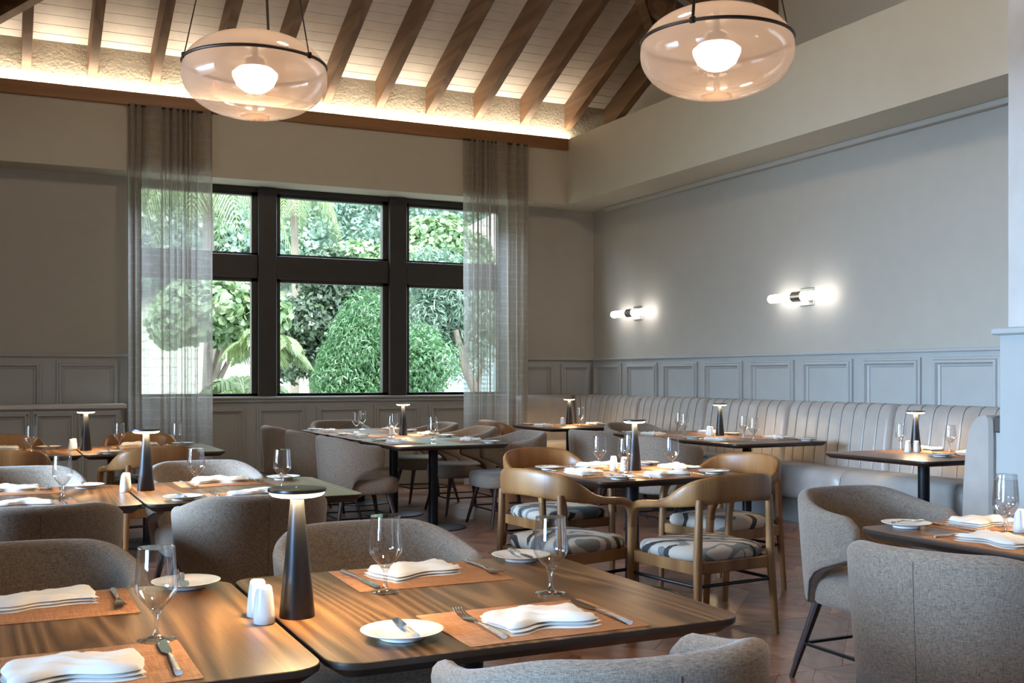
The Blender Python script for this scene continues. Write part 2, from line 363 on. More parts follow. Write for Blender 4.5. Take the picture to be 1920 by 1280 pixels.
# back wall with the window opening
WX0, WX1, WZ0, WZ1 = 1.36, 5.96, 1.09, ZS
wb = MB()
for (x0, x1, z0, z1) in ((XL, WX0, 0, ZS), (WX1, XRU, 0, ZS), (WX0, WX1, 0, WZ0), (XL, XRU, ZS, 5.6)): wb.box(x0, x1, YB, YB+.3, z0, z1)
wback = wb.build('wall_back', M['wall'], smooth=0); tag(wback, 'taupe painted back wall with the tall dark framed window', 'wall', kind='structure')
o = MB().box(XL, XR, YBK, YB, ZS, 4.20).build('trim_2', M['bulk'], smooth=0); tag(o, 'deep taupe bulkhead above the window', 'bulkhead', kind='structure')
MB().box(XE, XRU, YB-.03, YB, 4.2, 5.2).build('stucco_strip', M['stucco'], wback, 0)
wr = MB().box(XR, XR+.35, YF, YB, 0, ZS); wr.box(XRU, XRU+.2, YF, YB, ZS, 6.6)
wright = wr.build('wall_right', M['wall'], smooth=0); tag(wright, 'grey taupe side wall behind the long banquette', 'wall', kind='structure')
bk = MB().box(XBK, XR, YF, YBK, ZS, ZC); bk.box(XR, XRU, YF, YB, ZS, ZC-.05)
o = bk.build('trim_3', M['bulk'], smooth=0); tag(o, 'deep beige bulkhead above the banquette wall', 'bulkhead', kind='structure')
# left wall with window openings, front wall
wl_ = MB()
for (y0, y1, z0, z1) in ((YF, 4.6, 0, ZS), (7.4, YB, 0, ZS), (4.6, 7.4, 0, .9), (4.6, 7.4, 3.1, ZS)): wl_.box(XL-.25, XL, y0, y1, z0, z1)
for y in (6.0,): wl_.box(XL-.2, XL-.05, y-.06, y+.06, .9, 3.1)
wleft = wl_.build('wall_left', M['wall'], smooth=0); tag(wleft, 'taupe side wall with window openings', 'wall', kind='structure')
o = MB().box(XL, XRU, YF-.25, YF, 0, 6).build('wall_front', M['wall'], smooth=0); tag(o, 'plain taupe wall behind the viewer', 'wall', kind='structure')
# wood fascia of the cove
o = MB().rbox(XL, XBK-.002, YBK-.05, YBK+.01, 4.185, 4.325, .006, 1).build('trim_1', M['fascia']); tag(o, 'cedar brown trim board running along the lit cove', 'trim', kind='structure')

# hipped ceiling: slope boards, rafters, hips
Z0 = 4.86; ZR0 = 5.45; RD = .33
def zb(y): return Z0+TP*(YB-y)
def zr(x): return ZR0+TP*(XRU-x)
def zl(x): return Z0+TP*(x-XE)
YRG = 5.6
def hipR(z): return (XRU-(z-ZR0)/TP, YB-(z-Z0)/TP)
def hipL(z): return (XE+(z-Z0)/TP, YB-(z-Z0)/TP)
zt = zb(YRG)
cl = MB()
xr_, xl_ = hipR(zt)[0], hipL(zt)[0]
yr0 = hipR(ZR0)[1]
UP = .035
def quad(pts): cl.add([(x, y, z+UP) for x, y, z in pts], [tuple(range(len(pts)))])
quad([(XE, YB, Z0), (XRU, YB, Z0), (XRU, yr0, ZR0), (xr_, YRG, zt), (xl_, YRG, zt)])
YF2 = YRG-(YB-YRG)
quad([(XRU, yr0, ZR0), (xr_, YRG, zt), (XRU, YF2, ZR0)])
quad([(XE, YB, Z0), (xl_, YRG, zt), (XE, YF2, Z0)])
quad([(xl_, YRG, zt), (xr_, YRG, zt), (XRU, YF2, ZR0), (XRU, YF2-1.3, Z0), (XE, YF2, Z0)])
quad([(XE, YF2, Z0), (XRU, YF2, Z0), (XRU, YF-.3, Z0), (XE, YF-.3, Z0)])
cl.box(XL-.2, XE, YF, YB, ZS, ZS+.1); cl.box(XE-.1, XE, YF, YB, ZS, 5.1)
ceil = cl.build('ceiling', M['boardback'], smooth=0); tag(ceil, 'sloping hipped ceiling of white boards between brown rafters', 'ceiling', kind='structure')
BP = .132
for k in range(16):
    y0 = YB-k*BP; y1 = y0-BP+.006
    xa = max(XE, hipL(zb(y1))[0]); xb = min(XRU, hipR(zb(y1))[0]) if zb(y1) > ZR0 else XRU
    MB().add([(xa, y0, zb(y0)), (xb, y0, zb(y0)), (xb, y1, zb(y1)), (xa, y1, zb(y1)), (xa, y0, zb(y0)+.02), (xb, y0, zb(y0)+.02), (xb, y1, zb(y1)+.02), (xa, y1, zb(y1)+.02)],
             [(0, 1, 2, 3), (4, 5, 6, 7), (0, 1, 5, 4), (1, 2, 6, 5), (2, 3, 7, 6), (3, 0, 4, 7)]).build('ceiling_board', M['board'], ceil, 0)
for (side, xe, ze, s) in (('r', XRU, ZR0, 1), ('l', XE, Z0, -1)):
    for k in range(14):
        x0 = xe-s*k*BP; x1 = x0-s*(BP-.006); zz = lambda x: ze+TP*s*(xe-x)
        ya = (hipR if s > 0 else hipL)(zz(x1))[1]-.005; yb_ = YF2+1.5
        MB().add([(x0, ya, zz(x0)), (x0, yb_, zz(x0)), (x1, yb_, zz(x1)), (x1, ya, zz(x1)), (x0, ya, zz(x0)+.02), (x0, yb_, zz(x0)+.02), (x1, yb_, zz(x1)+.02), (x1, ya, zz(x1)+.02)],
                 [(0, 1, 2, 3), (4, 5, 6, 7), (0, 1, 5, 4), (1, 2, 6, 5), (2, 3, 7, 6), (3, 0, 4, 7)]).build('ceiling_board', M['board'], ceil, 0)
MB().add([(xl_-.5, YRG, zt-.012), (xr_+.5, YRG, zt-.012), (XRU-1.9, YB-16*BP-.4, zb(YB-16*BP-.4)-.012), (XE+1.9, YB-16*BP-.4, zb(YB-16*BP-.4)-.012)], [(0, 1, 2, 3)]).build('upper_boards', M['board'], ceil, 0)
def rafter(p, q, w=.092, d=RD, name='rafter'):
    (x0, y0, z0), (x1, y1, z1) = p, q; dx, dy = x1-x0, y1-y0; L = math.hypot(dx, dy); px_, py_ = -dy/L*w/2, dx/L*w/2
    r = MB().add([(x0+px_, y0+py_, z0-d), (x0-px_, y0-py_, z0-d), (x0-px_, y0-py_, z0), (x0+px_, y0+py_, z0), (x1+px_, y1+py_, z1-d), (x1-px_, y1-py_, z1-d), (x1-px_, y1-py_, z1), (x1+px_, y1+py_, z1)],
             [(0, 1, 2, 3), (4, 5, 6, 7), (0, 1, 5, 4), (1, 2, 6, 5), (2, 3, 7, 6), (3, 0, 4, 7)])
    return r.build(name, M['rafter'], ceil, 0)
for k in range(-1, 11):
    x = .33+k*.6465
    if x > XRU-.3: continue
    zt1 = min(zt, ZR0+TP*(XRU-x), Z0+TP*(x-XE)); 
    rafter((x, YB-.02, zb(YB-.02)), (x, YB-(zt1-Z0)/TP, zt1))
rafter((XRU-.06, YB-.02, zb(YB)), (XRU-.06, yr0+.05, zb(yr0+.05)))
rafter((XRU, yr0, ZR0-.02), (xr_, YRG, zt), .11, .36, 'hip_rafter')
rafter((XE, YB, Z0-.02), (xl_, YRG, zt), .11, .36, 'hip_rafter')
for y in (10.4, 9.75, 9.08, 8.4, 7.7, 7.0): rafter((XRU, y, ZR0), (XRU-(yr0-y), y, ZR0+TP*(yr0-y)))
for y in (11.85, 11.2, 10.55, 9.9, 9.2): rafter((XE, y, Z0), (XE+YB-y, y, Z0+TP*(YB-y)))

# column at the end of the banquette, with its panelled lower part
o = MB().box(5.06, XR, 3.3, 4.20, 1.59, 4.4).build('wall_end_column', M['column'], smooth=0); tag(o, 'pale wall end standing on a grey capped base behind the last booth', 'wall', kind='structure')
MB().box(5.03, XR, 3.27, 4.23, 0, 1.555).build('column_base', M['wains'], o, 0)
MB().rbox(4.995, XR, 3.25, 4.265, 1.555, 1.595, .008, 1).build('column_cap', M['wains'], o)

# wainscot: rail and separate panels
def panel(parent, a, b, z0, z1, where, name='wainscot_panel'):
    """framed panel from a to b along a wall; where = ('Y', y) back wall or ('X', x) right wall"""
    mb = MB(); ax, w = where; rs = []
    for ins, dep in ((0, 0), (.003, .020), (.020, .024), (.030, .040), (.048, .042), (.060, .018), (.078, .010), (.082, .001), (.5*min(b-a, z1-z0)-.01, .001)):
        q = [(a+ins, z0+ins), (b-ins, z0+ins), (b-ins, z1-ins), (a+ins, z1-ins)]
        rs.append([(s_, w-dep, z_) if ax == 'Y' else (w-dep, s_, z_) for s_, z_ in q])
    mb.rings(rs)
    return mb.build(name, M['wains'], parent, 0)
WP = .012
def skin(x0, x1, z0, z1): return MB().box(x0, x1, YB-WP, YB, z0, z1)
sk = MB(); sk.box(XL, WX0, YB-WP, YB, 0, 1.53); sk.box(WX0, WX1, YB-WP, YB, 0, 1.07); sk.box(WX1, XR, YB-WP, YB, 0, 1.53)
sk.build('wainscot_board', M['wains'], wback, 0)
MB().rbox(XL, WX0-.02, YB-.05, YB, 1.53, 1.56, .006, 1).build('chair_rail', M['wains'], wback)
MB().rbox(WX1+.02, XR, YB-.05, YB, 1.53, 1.56, .006, 1).build('chair_rail', M['wains'], wback)
sl = MB().rbox(WX0-.02, WX1+.02, YB-.075, YB+.05, 1.06, 1.09, .006, 1); sl.rbox(WX0-.02, WX1+.02, YB-.05, YB, 1.025, 1.06, .006, 1); sl.build('window_ledge', M['wains'], wback)
yw = YB-WP
for k in range(-3, 2): panel(wback, .62+.765*(k-1)+.02 if k else -.125, .62+.765*(k-1)+.625 if k else .478, .2, 1.485, ('Y', yw)) if k != 1 else panel(wback, .62, 1.245, .2, 1.485, ('Y', yw))
for a in (1.32, 2.03, 2.735, 3.44, 4.145, 4.85): panel(wback, a, a+.588, .2, .975, ('Y', yw))
panel(wback, 5.555, 5.95, .2, .975, ('Y', yw))
for a, b in ((6.14, 6.585), (6.70, 7.14)): panel(wback, a, b, .2, 1.485, ('Y', yw))
MB().box(XR-WP, XR, 4.2, YB, 0, 1.53).build('wainscot_board', M['wains'], wright, 0)
MB().rbox(XR-.05, XR, 4.2, YB-.05, 1.53, 1.56, .006, 1).build('chair_rail', M['wains'], wright)
MB().rbox(XR-.09, XR, 4.2, YBK, ZS-.05, ZS, .008, 1).build('crown_strip', M['wall'], wright)
for k in range(10):
    y1 = 12.42-k*.8155
    if y1 > 4.9: panel(wright, y1-.685, y1, .2, 1.487, ('X', XR-WP))

# window: posts, rails, sashes and six panes
win = MB().box(WX0, WX1, YB+.06, YB+.20, WZ0, 1.112).build('window_1', M['winframe'], smooth=0); tag(win, 'tall dark bronze window of six panes looking onto the garden', 'window', kind='structure')
def wpart(name, *b): return MB().rbox(*b, .006, 1).build(name, M['winframe'], win)
wpart('window_post', WX0, 1.43, YB+.04, YB+.2, 1.0, ZS); wpart('window_post', 5.90, WX1, YB+.04, YB+.2, 1.0, ZS)
for a, b in ((2.765, 2.975), (4.35, 4.57)): wpart('window_post', a, b, YB-.02, YB+.2, 1.09, ZS-.005)
for a, b in ((1.43, 2.765), (2.975, 4.35), (4.57, 5.90)):
    wpart('window_header', a, b, YB+.03, YB+.2, 3.44, ZS); wpart('window_transom', a, b, YB+.02, YB+.2, 2.45, 2.72)
    for z0, z1 in ((1.10, 2.45), (2.72, 3.44)):
        s = MB(); t = .045
        for bx in ((a, b, z0, z0+.025), (a, b, z1-.035, z1), (a, a+t+.012, z0, z1), (b-t-.02, b, z0, z1)): s.box(bx[0], bx[1], YB+.06, YB+.15, bx[2], bx[3])
        sash = s.build('window_sash', M['winframe'], win, 0)
        MB().box(a+t, b-t, YB+.10, YB+.106, z0+.02, z1-.03).build('window_pane', M['pane'], sash, 0)

# ------------------------------------------------------------------ garden outside
rng = np.random.default_rng(5)
def leaves(name, centers, radii, count, size, mat, parent=None, aspect=2.2, round_=False, droop=.3, shell=.55):
    """scattered real leaf blades over blobs, one mesh"""
    C = np.asarray(centers, float); Rr = np.asarray(radii, float)
    if Rr.ndim == 1: Rr = np.stack([Rr, Rr, Rr], 1)
    wgt = (Rr.prod(1))**(2/3); idx = rng.choice(len(C), count, p=wgt/wgt.sum())
    d = rng.normal(size=(count, 3)); d /= np.linalg.norm(d, axis=1)[:, None]
    rad = shell+(1-shell)*rng.random(count)**.6
    P = C[idx]+d*Rr[idx]*rad[:, None]
    nrm = d+rng.normal(scale=.6, size=(count, 3)); nrm[:, 2] += .35; nrm /= np.linalg.norm(nrm, axis=1)[:, None]
    t = rng.normal(size=(count, 3)); t[:, 2] -= droop; t -= nrm*(t*nrm).sum(1)[:, None]; t /= np.linalg.norm(t, axis=1)[:, None]
    bt = np.cross(nrm, t); s = size*(.6+.8*rng.random(count))[:, None]
    if round_:
        k = 6; ang = np.arange(k)*2*PI/k
        V = np.concatenate([(P+t*s*.5*math.cos(a)+bt*s*.5*math.sin(a))[:, None] for a in ang], 1)
    else:
        k = 4; V = np.stack([P, P+t*s*.5+bt*s*.5/aspect+nrm*s*.06, P+t*s-np.array([0, 0, .1])*s, P+t*s*.5-bt*s*.5/aspect+nrm*s*.06], 1)
    V = V.reshape(-1, 3); nf = count
    me = bpy.data.meshes.new(name); me.vertices.add(len(V)); me.vertices.foreach_set('co', V.ravel())
    me.loops.add(nf*k); me.loops.foreach_set('vertex_index', np.arange(nf*k, dtype=np.int32)); me.polygons.add(nf)
    me.polygons.foreach_set('loop_start', np.arange(0, nf*k, k, dtype=np.int32)); me.update(calc_edges=True); me.validate()
    me.materials.append(mat); return place(name, me, parent)
def blobs(c, r, n, spread):
    cs_ = []; rs_ = []
    for _ in range(n):
        d = rng.normal(size=3); d /= np.linalg.norm(d); q = rng.random()**.5
        cs_.append([c[i]+d[i]*spread[i]*q for i in range(3)]); rs_.append(r*(.7+.6*rng.random()))
    return cs_, rs_
GZ = -.35
g = MB(); NX, NY = 40, 40
for j in range(NY+1):
    for i in range(NX+1):
        x = -60+i*5; y = YB+.35+j*3.2; g.v.append((x, y, GZ+max(0, (y-30))*.42+.8*math.sin(x*.13)*min(1, max(0, y-30)/20)))
for j in range(NY):
    for i in range(NX): a = j*(NX+1)+i; g.f.append((a, a+1, a+NX+2, a+NX+1))
o = g.build('ground_outside', M['soil'], smooth=60); tag(o, 'garden ground rising to a wooded hill outside', 'ground', kind='structure')
o = MB().box(-8, 30, 15.2, 17.0, GZ, GZ+.03).build('path_outside', M['path'], smooth=0); tag(o, 'bright pale paved path outside the window', 'path', kind='structure')
hc = []; hr = []
for _ in range(520):
    y = 39+62*rng.random()**1.2; x = y*(.06+.50*rng.random()); r = 1.1+1.5*rng.random(); hc.append([x, y, GZ+(y-30)*.42+r*.55+1]); hr.append([r, r, r*.85])
tag(leaves('hillside_foliage', hc, hr, 230000, .24, M['leaf_hill'], aspect=1.5, shell=.75), 'dense green woodland tinted with painted bluish haze on the hill outside', 'foliage', kind='stuff')
def tree(name, label, cat, x, y, ztop, trunk_r, crown, leafmat_, count, size, group=None, round_=False, aspect=2.2, lean=(0, 0), tm='bark', droop=.3):
    t = thing(name, (x, y, GZ), 0, label, cat, group)
    cs_, rs_ = crown
    leaves('crown', [[c[0]-x, c[1]-y, c[2]-GZ] for c in cs_], rs_, count, size, leafmat_, t, aspect, round_, droop)
    tr_ = MB(); top = (lean[0], lean[1], ztop-GZ)
    tr_.tube([(0, 0, 0), (lean[0]*.3+.05, lean[1]*.3, (ztop-GZ)*.35), (lean[0]*.7-.04, lean[1]*.7, (ztop-GZ)*.7), top], [trunk_r*1.2, trunk_r, trunk_r*.8, trunk_r*.5], 9)
    for k in range(5):
        c = cs_[int(rng.integers(len(cs_)))]; q = .45+.1*k
        tr_.tube([(lean[0]*q, lean[1]*q, (ztop-GZ)*q), ((c[0]-x)*.5, (c[1]-y)*.5, (c[2]-GZ)*.8), (c[0]-x, c[1]-y, c[2]-GZ)], [trunk_r*.5, trunk_r*.35, trunk_r*.15], 6)
    tr_.build('trunk', M[tm], t); return t
def at(u, v, Y):
    x, z = (u-960)/2030, (704-v)/2030; rx, ry = cs*x+sn, -sn*x+cs; t = Y/ry; return (rx*t, Y, 1.33+z*t)
# willowy bush in the middle pane, running on into the right pane
c = at(668, 640, 18.9)
tree('weeping_shrub', 'bright green willowy bush filling the middle lower pane', 'bush', c[0], 18.9, 1.8, .07, blobs((c[0], 18.9, 1.45), .42, 34, (.85, .6, 1.05)), M['leaf_bush'], 34000, .095, aspect=4.2, droop=1.2)
c = at(800, 660, 16.6)
tree('leafy_shrub', 'mid green shrub seen low in the right window bay', 'bush', c[0]-.12, 16.6, 1.5, .05, blobs((c[0]-.12, 16.6, 1.2), .34, 16, (.38, .35, 1.0)), M['leaf_bush'], 12000, .085, aspect=2.6, droop=.6)
# round-leaved sea grapes
c = at(600, 455, 24)
tree('sea_grape_tree', 'round leaved yellowish green tree in the middle upper pane', 'tree', c[0]+1.0, 24, 3.6, .12, blobs((c[0]+1.25, 24, 3.65), .44, 34, (1.45, .8, .45)), M['leaf_grape'], 15000, .135, 'round leaved trees outside', True)
c = at(800, 430, 27)
tree('sea_grape_tree', 'tall round leaved tree in the right upper pane', 'tree', c[0], 27, 4.0, .12, blobs((c[0]+.25, 27, 4.4), .5, 34, (1.2, .9, .9)), M['leaf_grape'], 13000, .135, 'round leaved trees outside', True)
c = at(420, 575, 17.5)
tree('sea_grape_tree', 'round leaved tree with a grey leaning trunk behind the palm in the left bay', 'tree', c[0]-.35, 17.5, 1.9, .10, blobs((c[0]-.1, 17.5, 2.3), .38, 18, (1.0, .5, .55)), M['leaf_grape'], 6500, .125, 'round leaved trees outside', True, lean=(.35, .2))
c = at(600, 570, 21)
tree('shade_tree', 'dark leaved tree behind the willowy bush', 'tree', c[0]-.1, 21, 2.2, .13, blobs((c[0]-.1, 21, 2.45), .5, 30, (1.25, .7, .95)), M['leaf_dark'], 22000, .115, aspect=1.7)
c = at(850, 580, 20.5)
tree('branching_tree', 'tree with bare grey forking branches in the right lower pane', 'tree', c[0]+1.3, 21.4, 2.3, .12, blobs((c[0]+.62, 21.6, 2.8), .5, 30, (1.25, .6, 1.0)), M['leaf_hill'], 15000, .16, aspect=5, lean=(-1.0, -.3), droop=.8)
def palm(label, x, y, h, n, L, seed, trunk=.12, hang=.62):
    r = random.Random(seed); t = thing('palm_tree', (x, y, GZ), 0, label, 'palm', 'palms outside')
    MB().tube([(0, 0, 0), (.08, 0, h*.5), (0, 0, h)], [trunk*1.3, trunk, trunk*.9], 9).build('trunk', M['bark'], t)
    for k in range(n):
        az = 2*PI*k/n+r.uniform(-.25, .25); el = r.uniform(.35, 1.25); f = MB(); pts = []
        for q in range(11):
            s = q/10*L; pts.append(Vector((math.cos(az)*s*math.cos(el)*(1-.12*q/10), math.sin(az)*s*math.cos(el)*(1-.12*q/10), h+s*math.sin(el)-hang*s*s/L*(1+.4*math.sin(el)))))
        f.tube(pts, [.022*(1-.8*q/10) for q in range(11)], 5)
        side = Vector((-math.sin(az), math.cos(az), 0))
        for q in range(6, 44):
            u_ = q/44*10; i = int(u_); w = u_-i
            if i >= 10: continue
            p = pts[i].lerp(pts[i+1], w); dirv = (pts[i+1]-pts[i]).normalized(); ll = L*.30*math.sin(PI*min(1, q/44+.08))**.6
            for sg in (1, -1):
                e = p+(side*sg*.75+dirv*.55+Vector((0, 0, -.55-.3*r.random())))*ll; m_ = p+(side*sg*.5+dirv*.45)*ll*.5; b_ = dirv*.016
                f.add([p-b_, p+b_, m_+b_*1.2, e, m_-b_*1.2], [(0, 1, 2, 3, 4)])
        f.build('frond', M['frond'], t, 0)
    return t
c = at(452, 650, 15.6); palm('small palm with arching fronds in the left lower pane', c[0]+.05, 15.6, 1.35, 13, 1.25, 3, .07)
c = at(572, 360, 27.0); palm('tall palm with hanging fronds crossing the middle upper pane', c[0]-.3, 27.0, 6.6, 14, 1.95, 8, .10, 1.15)
c = at(420, 330, 19); palm('tall palm with pale fronds in the left upper pane', c[0]-.3, 19, 5.4, 14, 2.0, 11, .1, 1.2)
c = at(520, 600, 16.4); palm('young palm whose fronds reach into the middle lower pane', c[0]-.2, 16.4, 2.1, 11, 1.05, 15, .06)
# neighbouring house
c = at(862, 560, 31); hs = thing('garden_house', (c[0]-.6, 31, GZ), 0, 'white garden house with grey roof and blue louvred doors seen through trees', 'house')
MB().box(0, 7, 0, 4, 0, 5.1).build('house_wall', M['render'], hs, 0)
MB().add([(-.9, -.9, 5.0), (8, -.9, 5.0), (8, 5, 5.0), (-.9, 5, 5.0), (3.2, 2, 7.4), (4.2, 2, 7.4)], [(0, 1, 5, 4), (1, 2, 5), (2, 3, 4, 5), (3, 0, 4), (0, 1, 2, 3)]).build('house_roof', M['roof'], hs, 0)
for k in range(4):
    d_ = MB().box(.35+k*.8, 1.0+k*.8, -.06, -.01, .5, 2.6).build('louvred_door', M['shutter'], hs, 0)
    s_ = MB()
    for q in range(14): s_.box(.42+k*.8, .93+k*.8, -.09, -.05, .6+q*.14, .68+q*.14)
    s_.build('louvre', M['shutter'], d_, 0)

# ------------------------------------------------------------------ curtains
def curtain(x0, x1, label, seed):
    r = random.Random(seed); mb = MB(); n_ = 260; zs = [.02, 1.2, 2.6, 3.6, 4.19]; ph = 0; cols = []
    uvs = []
    lw_ = 0
    for i in range(n_+1):
        t = i/n_; ph += (1.0+.7*math.sin(t*9+seed)+.35*math.sin(t*23+seed*2))*2*PI*13/n_*.8
        row = []
        for z in zs:
            k = .55+.45*z/4.19; yy = 12.0+(.040*math.sin(ph+.25*(z-2))+.012*math.sin(2*ph))*k+.016*math.sin(ph*.47+seed)
            row.append((x0+(x1-x0)*t+.004*math.sin(ph*1.3), yy, z))
        cols.append(row)
    m_ = len(zs); vs_ = [p for c_ in cols for p in c_]
    fs_ = [(i*m_+j, (i+1)*m_+j, (i+1)*m_+j+1, i*m_+j+1) for i in range(n_) for j in range(m_-1)]
    me = bpy.data.meshes.new('curtain'); me.from_pydata(vs_, [], fs_); me.materials.append(M['curtain']); uv = me.uv_layers.new(name='UVMap')
    arc = [0]
    for i in range(n_): arc.append(arc[-1]+math.hypot(cols[i+1][2][0]-cols[i][2][0], cols[i+1][2][1]-cols[i][2][1]))
    for lp in me.loops: vi = lp.vertex_index; uv.data[lp.index].uv = (arc[vi//m_], vs_[vi][2])
    me.polygons.foreach_set('use_smooth', [True]*len(me.polygons))
    o = place('curtain', me); tag(o, label, 'curtain', 'sheer curtains at the window')
    h = MB().tube([(x0, 12.0, 4.175), (x1, 12.0, 4.175)], .012, 6).build('curtain_track', M['band'], o); return o
curtain(1.29, 2.165, 'sheer taupe curtain hanging beside the sideboard', 2)
curtain(5.115, 5.985, 'sheer taupe curtain hanging beside the corner banquette', 5)

# ------------------------------------------------------------------ sideboard
sb = thing('sideboard', (0, 0, 0), 0, 'grey panelled sideboard with a pale stone top under the back wall', 'sideboard')
MB().box(-1.9, 1.245, 12.10, YB-.085, .08, .985).build('cabinet_body', M['wains'], sb, 0)
MB().rbox(-1.93, 1.285, 12.045, YB-.08, .985, 1.03, .006, 1).build('worktop', M['stone'], sb)
MB().box(-1.85, 1.2, 12.15, YB-.09, 0, .08).build('plinth', M['wains'], sb, 0)
for a, b, kx in ((.815, 1.225, .845), (.38, .795, .41), (-.065, .355, .325), (-.5, -.085, -.47), (-.94, -.52, -.55), (-1.38, -.96, -1.35)):
    d_ = panel(sb, a, b, .12, .965, ('Y', 12.10), 'cabinet_door')
    MB().lathe([(.004, 0), (.006, .010), (.013, .016), (.013, .022), (.006, .026)], 10).build('door_knob', M['brass'], d_, loc=(kx, 12.085, .925))
    d_.children[0].rotation_euler = (PI/2, 0, 0)

# ------------------------------------------------------------------ banquette along the corner and the side wall
bq = thing('banquette', (0, 0, 0), 0, 'long greige leather corner banquette with stitched channels', 'banquette')
RC = .42
def wallpath(s):
    """s: arclength from the left end (X=6.0 on the back wall); returns point on wall line and inward normal"""
    L1 = (XR-RC)-6.0; LA = RC*PI/2
    if s < L1: return (6.0+s, YB), (0, -1)
    if s < L1+LA: a = (s-L1)/RC; return (XR-RC+RC*math.sin(a), YB-RC+RC*math.cos(a)), (-math.sin(a), -math.cos(a))
    return (XR, YB-RC-(s-L1-LA)), (-1, 0)
L1 = XR-RC-6.0; LA = RC*PI/2
def s_of_y(y): return L1+LA+(YB-RC-y)
def sweep_profile(s0, s1, prof, n_, fn=None):
    rs = []
    for i in range(n_+1):
        t = i/n_; s = s0+(s1-s0)*t; p, nn = wallpath(s); e = fn(t, s) if fn else (0, 0)
        rs.append([(p[0]+nn[0]*(d+e[0]*w), p[1]+nn[1]*(d+e[0]*w), z+e[1]*w) for d, z, w in prof])
    return MB().rings(rs)
BPROF = [(.02, .40, 0), (.27, .42, 0), (.285, .50, 1), (.272, .62, 1), (.250, .78, 1), (.225, .94, 1), (.205, 1.02, 1), (.175, 1.065, 1), (.13, 1.086, 1), (.07, 1.082, .6), (.02, 1.06, 0)]
SPROF = [(.10, .22, 0), (.66, .22, 0), (.705, .25, .6), (.72, .33, 1), (.722, .43, 1), (.708, .49, 1), (.67, .518, 1), (.50, .522, 1), (.25, .512, .5), (.10, .50, 0)]
secs = [0, L1+LA+.0, ] ; ybs = [11.06, 9.71, 8.35, 6.99, 5.63, 4.72]
bounds = [0, .82, s_of_y(11.06)]+[s_of_y(y) for y in ybs[1:]]
for k in range(len(bounds)-1):
    s0, s1 = bounds[k]+.003, bounds[k+1]-.003; W = s1-s0; nch = max(3, round(W/.151))
    def chan(t, s, nch=nch, W=W, plain_=(k == 0)):
        e = min(t, 1-t)*W; edge = -.055*(1-min(1, e/.06))**2.2
        if plain_: return (edge, edge*.6)
        f = abs((t*nch+.5) % 1-.5)   # 0 at groove
        return (edge-.007*math.exp(-(f*W/nch/.008)**2), edge*.6-.004*math.exp(-(f*W/nch/.008)**2))
    bc = sweep_profile(s0, s1, BPROF, nch*12, chan).build('back_cushion', M['leather'], bq, 50)
    if k:   # dark stitch lines in the grooves
        st = MB()
        for q in range(1, nch):
            s = s0+W*q/nch; p, nn = wallpath(s)
            st.tube([(p[0]+nn[0]*(d-.005), p[1]+nn[1]*(d-.005), z) for d, z, w in BPROF[2:10]], .0018, 5)
        st.build('stitching', M['seam'], bc)
sb_b = [0, .86, s_of_y(11.06)+.05, s_of_y(9.8), s_of_y(8.45), s_of_y(7.1), s_of_y(5.75), s_of_y(4.72)]
for k in range(len(sb_b)-1):
    s0, s1 = sb_b[k]+.003, sb_b[k+1]-.003; W = s1-s0
    sweep_profile(s0, s1, SPROF, 26, lambda t, s, W=W: ((-.03*(1-min(1, min(t, 1-t)*W/.03))**2,)*2)).build('seat_cushion', M['leather'], bq, 50)
sweep_profile(0, s_of_y(4.75), [(.02, .0, 0), (.61, .0, 0), (.61, .22, 0), (.02, .22, 0)], 60).build('kick_plate', M['kick'], bq, 30)
# end bench that closes the booth: upholstered end panel with dark top rail
ep = MB(); Y0e, Y1e = 4.60, 4.84
rs = []
for z, a, b in ((.0, 4.655, 4.895), (.3, 4.655, 4.893), (.6, 4.655, 4.885), (.82, 4.655, 4.868), (.98, 4.655, 4.84), (1.045, 4.657, 4.81), (1.075, 4.665, 4.775), (1.088, 4.68, 4.74)):
    r_ = .02; rs.append([(5.46+r_, a, z), (5.46, a+r_, z), (5.46, b-r_, z), (5.46+r_, b, z), (XR-.02, b, z), (XR-.02, a, z)])
ep.rings(rs).build('end_panel', M['leather'], bq, 40)
MB().rbox(5.48, 6.9, 4.56, 4.655, .985, 1.085, .008, 1).build('end_top_rail', M['seam'], bq)
MB().box(5.50, 6.9, 4.40, 4.655, 0, .985).build('end_back_board', M['wains'], bq, 0)

# ------------------------------------------------------------------ wall sconces
def sconce(y, label):
    s = thing('wall_sconce', (XR, y, 2.1), 0, label, 'wall lamp', 'tube sconces above the banquette')
    MB().rbox(-.012, 0, -.10, .10, -.085, .085, .004, 1).build('wall_plate', M['chrome'], s)
    MB().rbox(-.09, -.01, -.03, .03, -.02, .02, .004, 1).build('bracket', M['chrome'], s)
    def cyl(y0, y1, r, prof=None):
        mb = MB(); P = prof or [(y0, r), (y1, r)]
        return mb.rings([[(-.115+rr*math.cos(a), yy, rr*math.sin(a)) for a in [2*PI*j/20 for j in range(20)]] for yy, rr in P])
    cyl(-.07, .07, .051).build('collar', M['chrome'], s)
    for g_ in (1, -1):
        cyl(0, 0, 0, [(g_*.07, .043), (g_*.40, .043), (g_*.415, .040), (g_*.424, .030), (g_*.427, .004)]).build('lit_tube', M['tube'], s, 50)
    return s
sconce(11.37, 'lit double tube sconce beside the wall corner'); sconce(8.30, 'lit double tube sconce along the middle of the side wall')

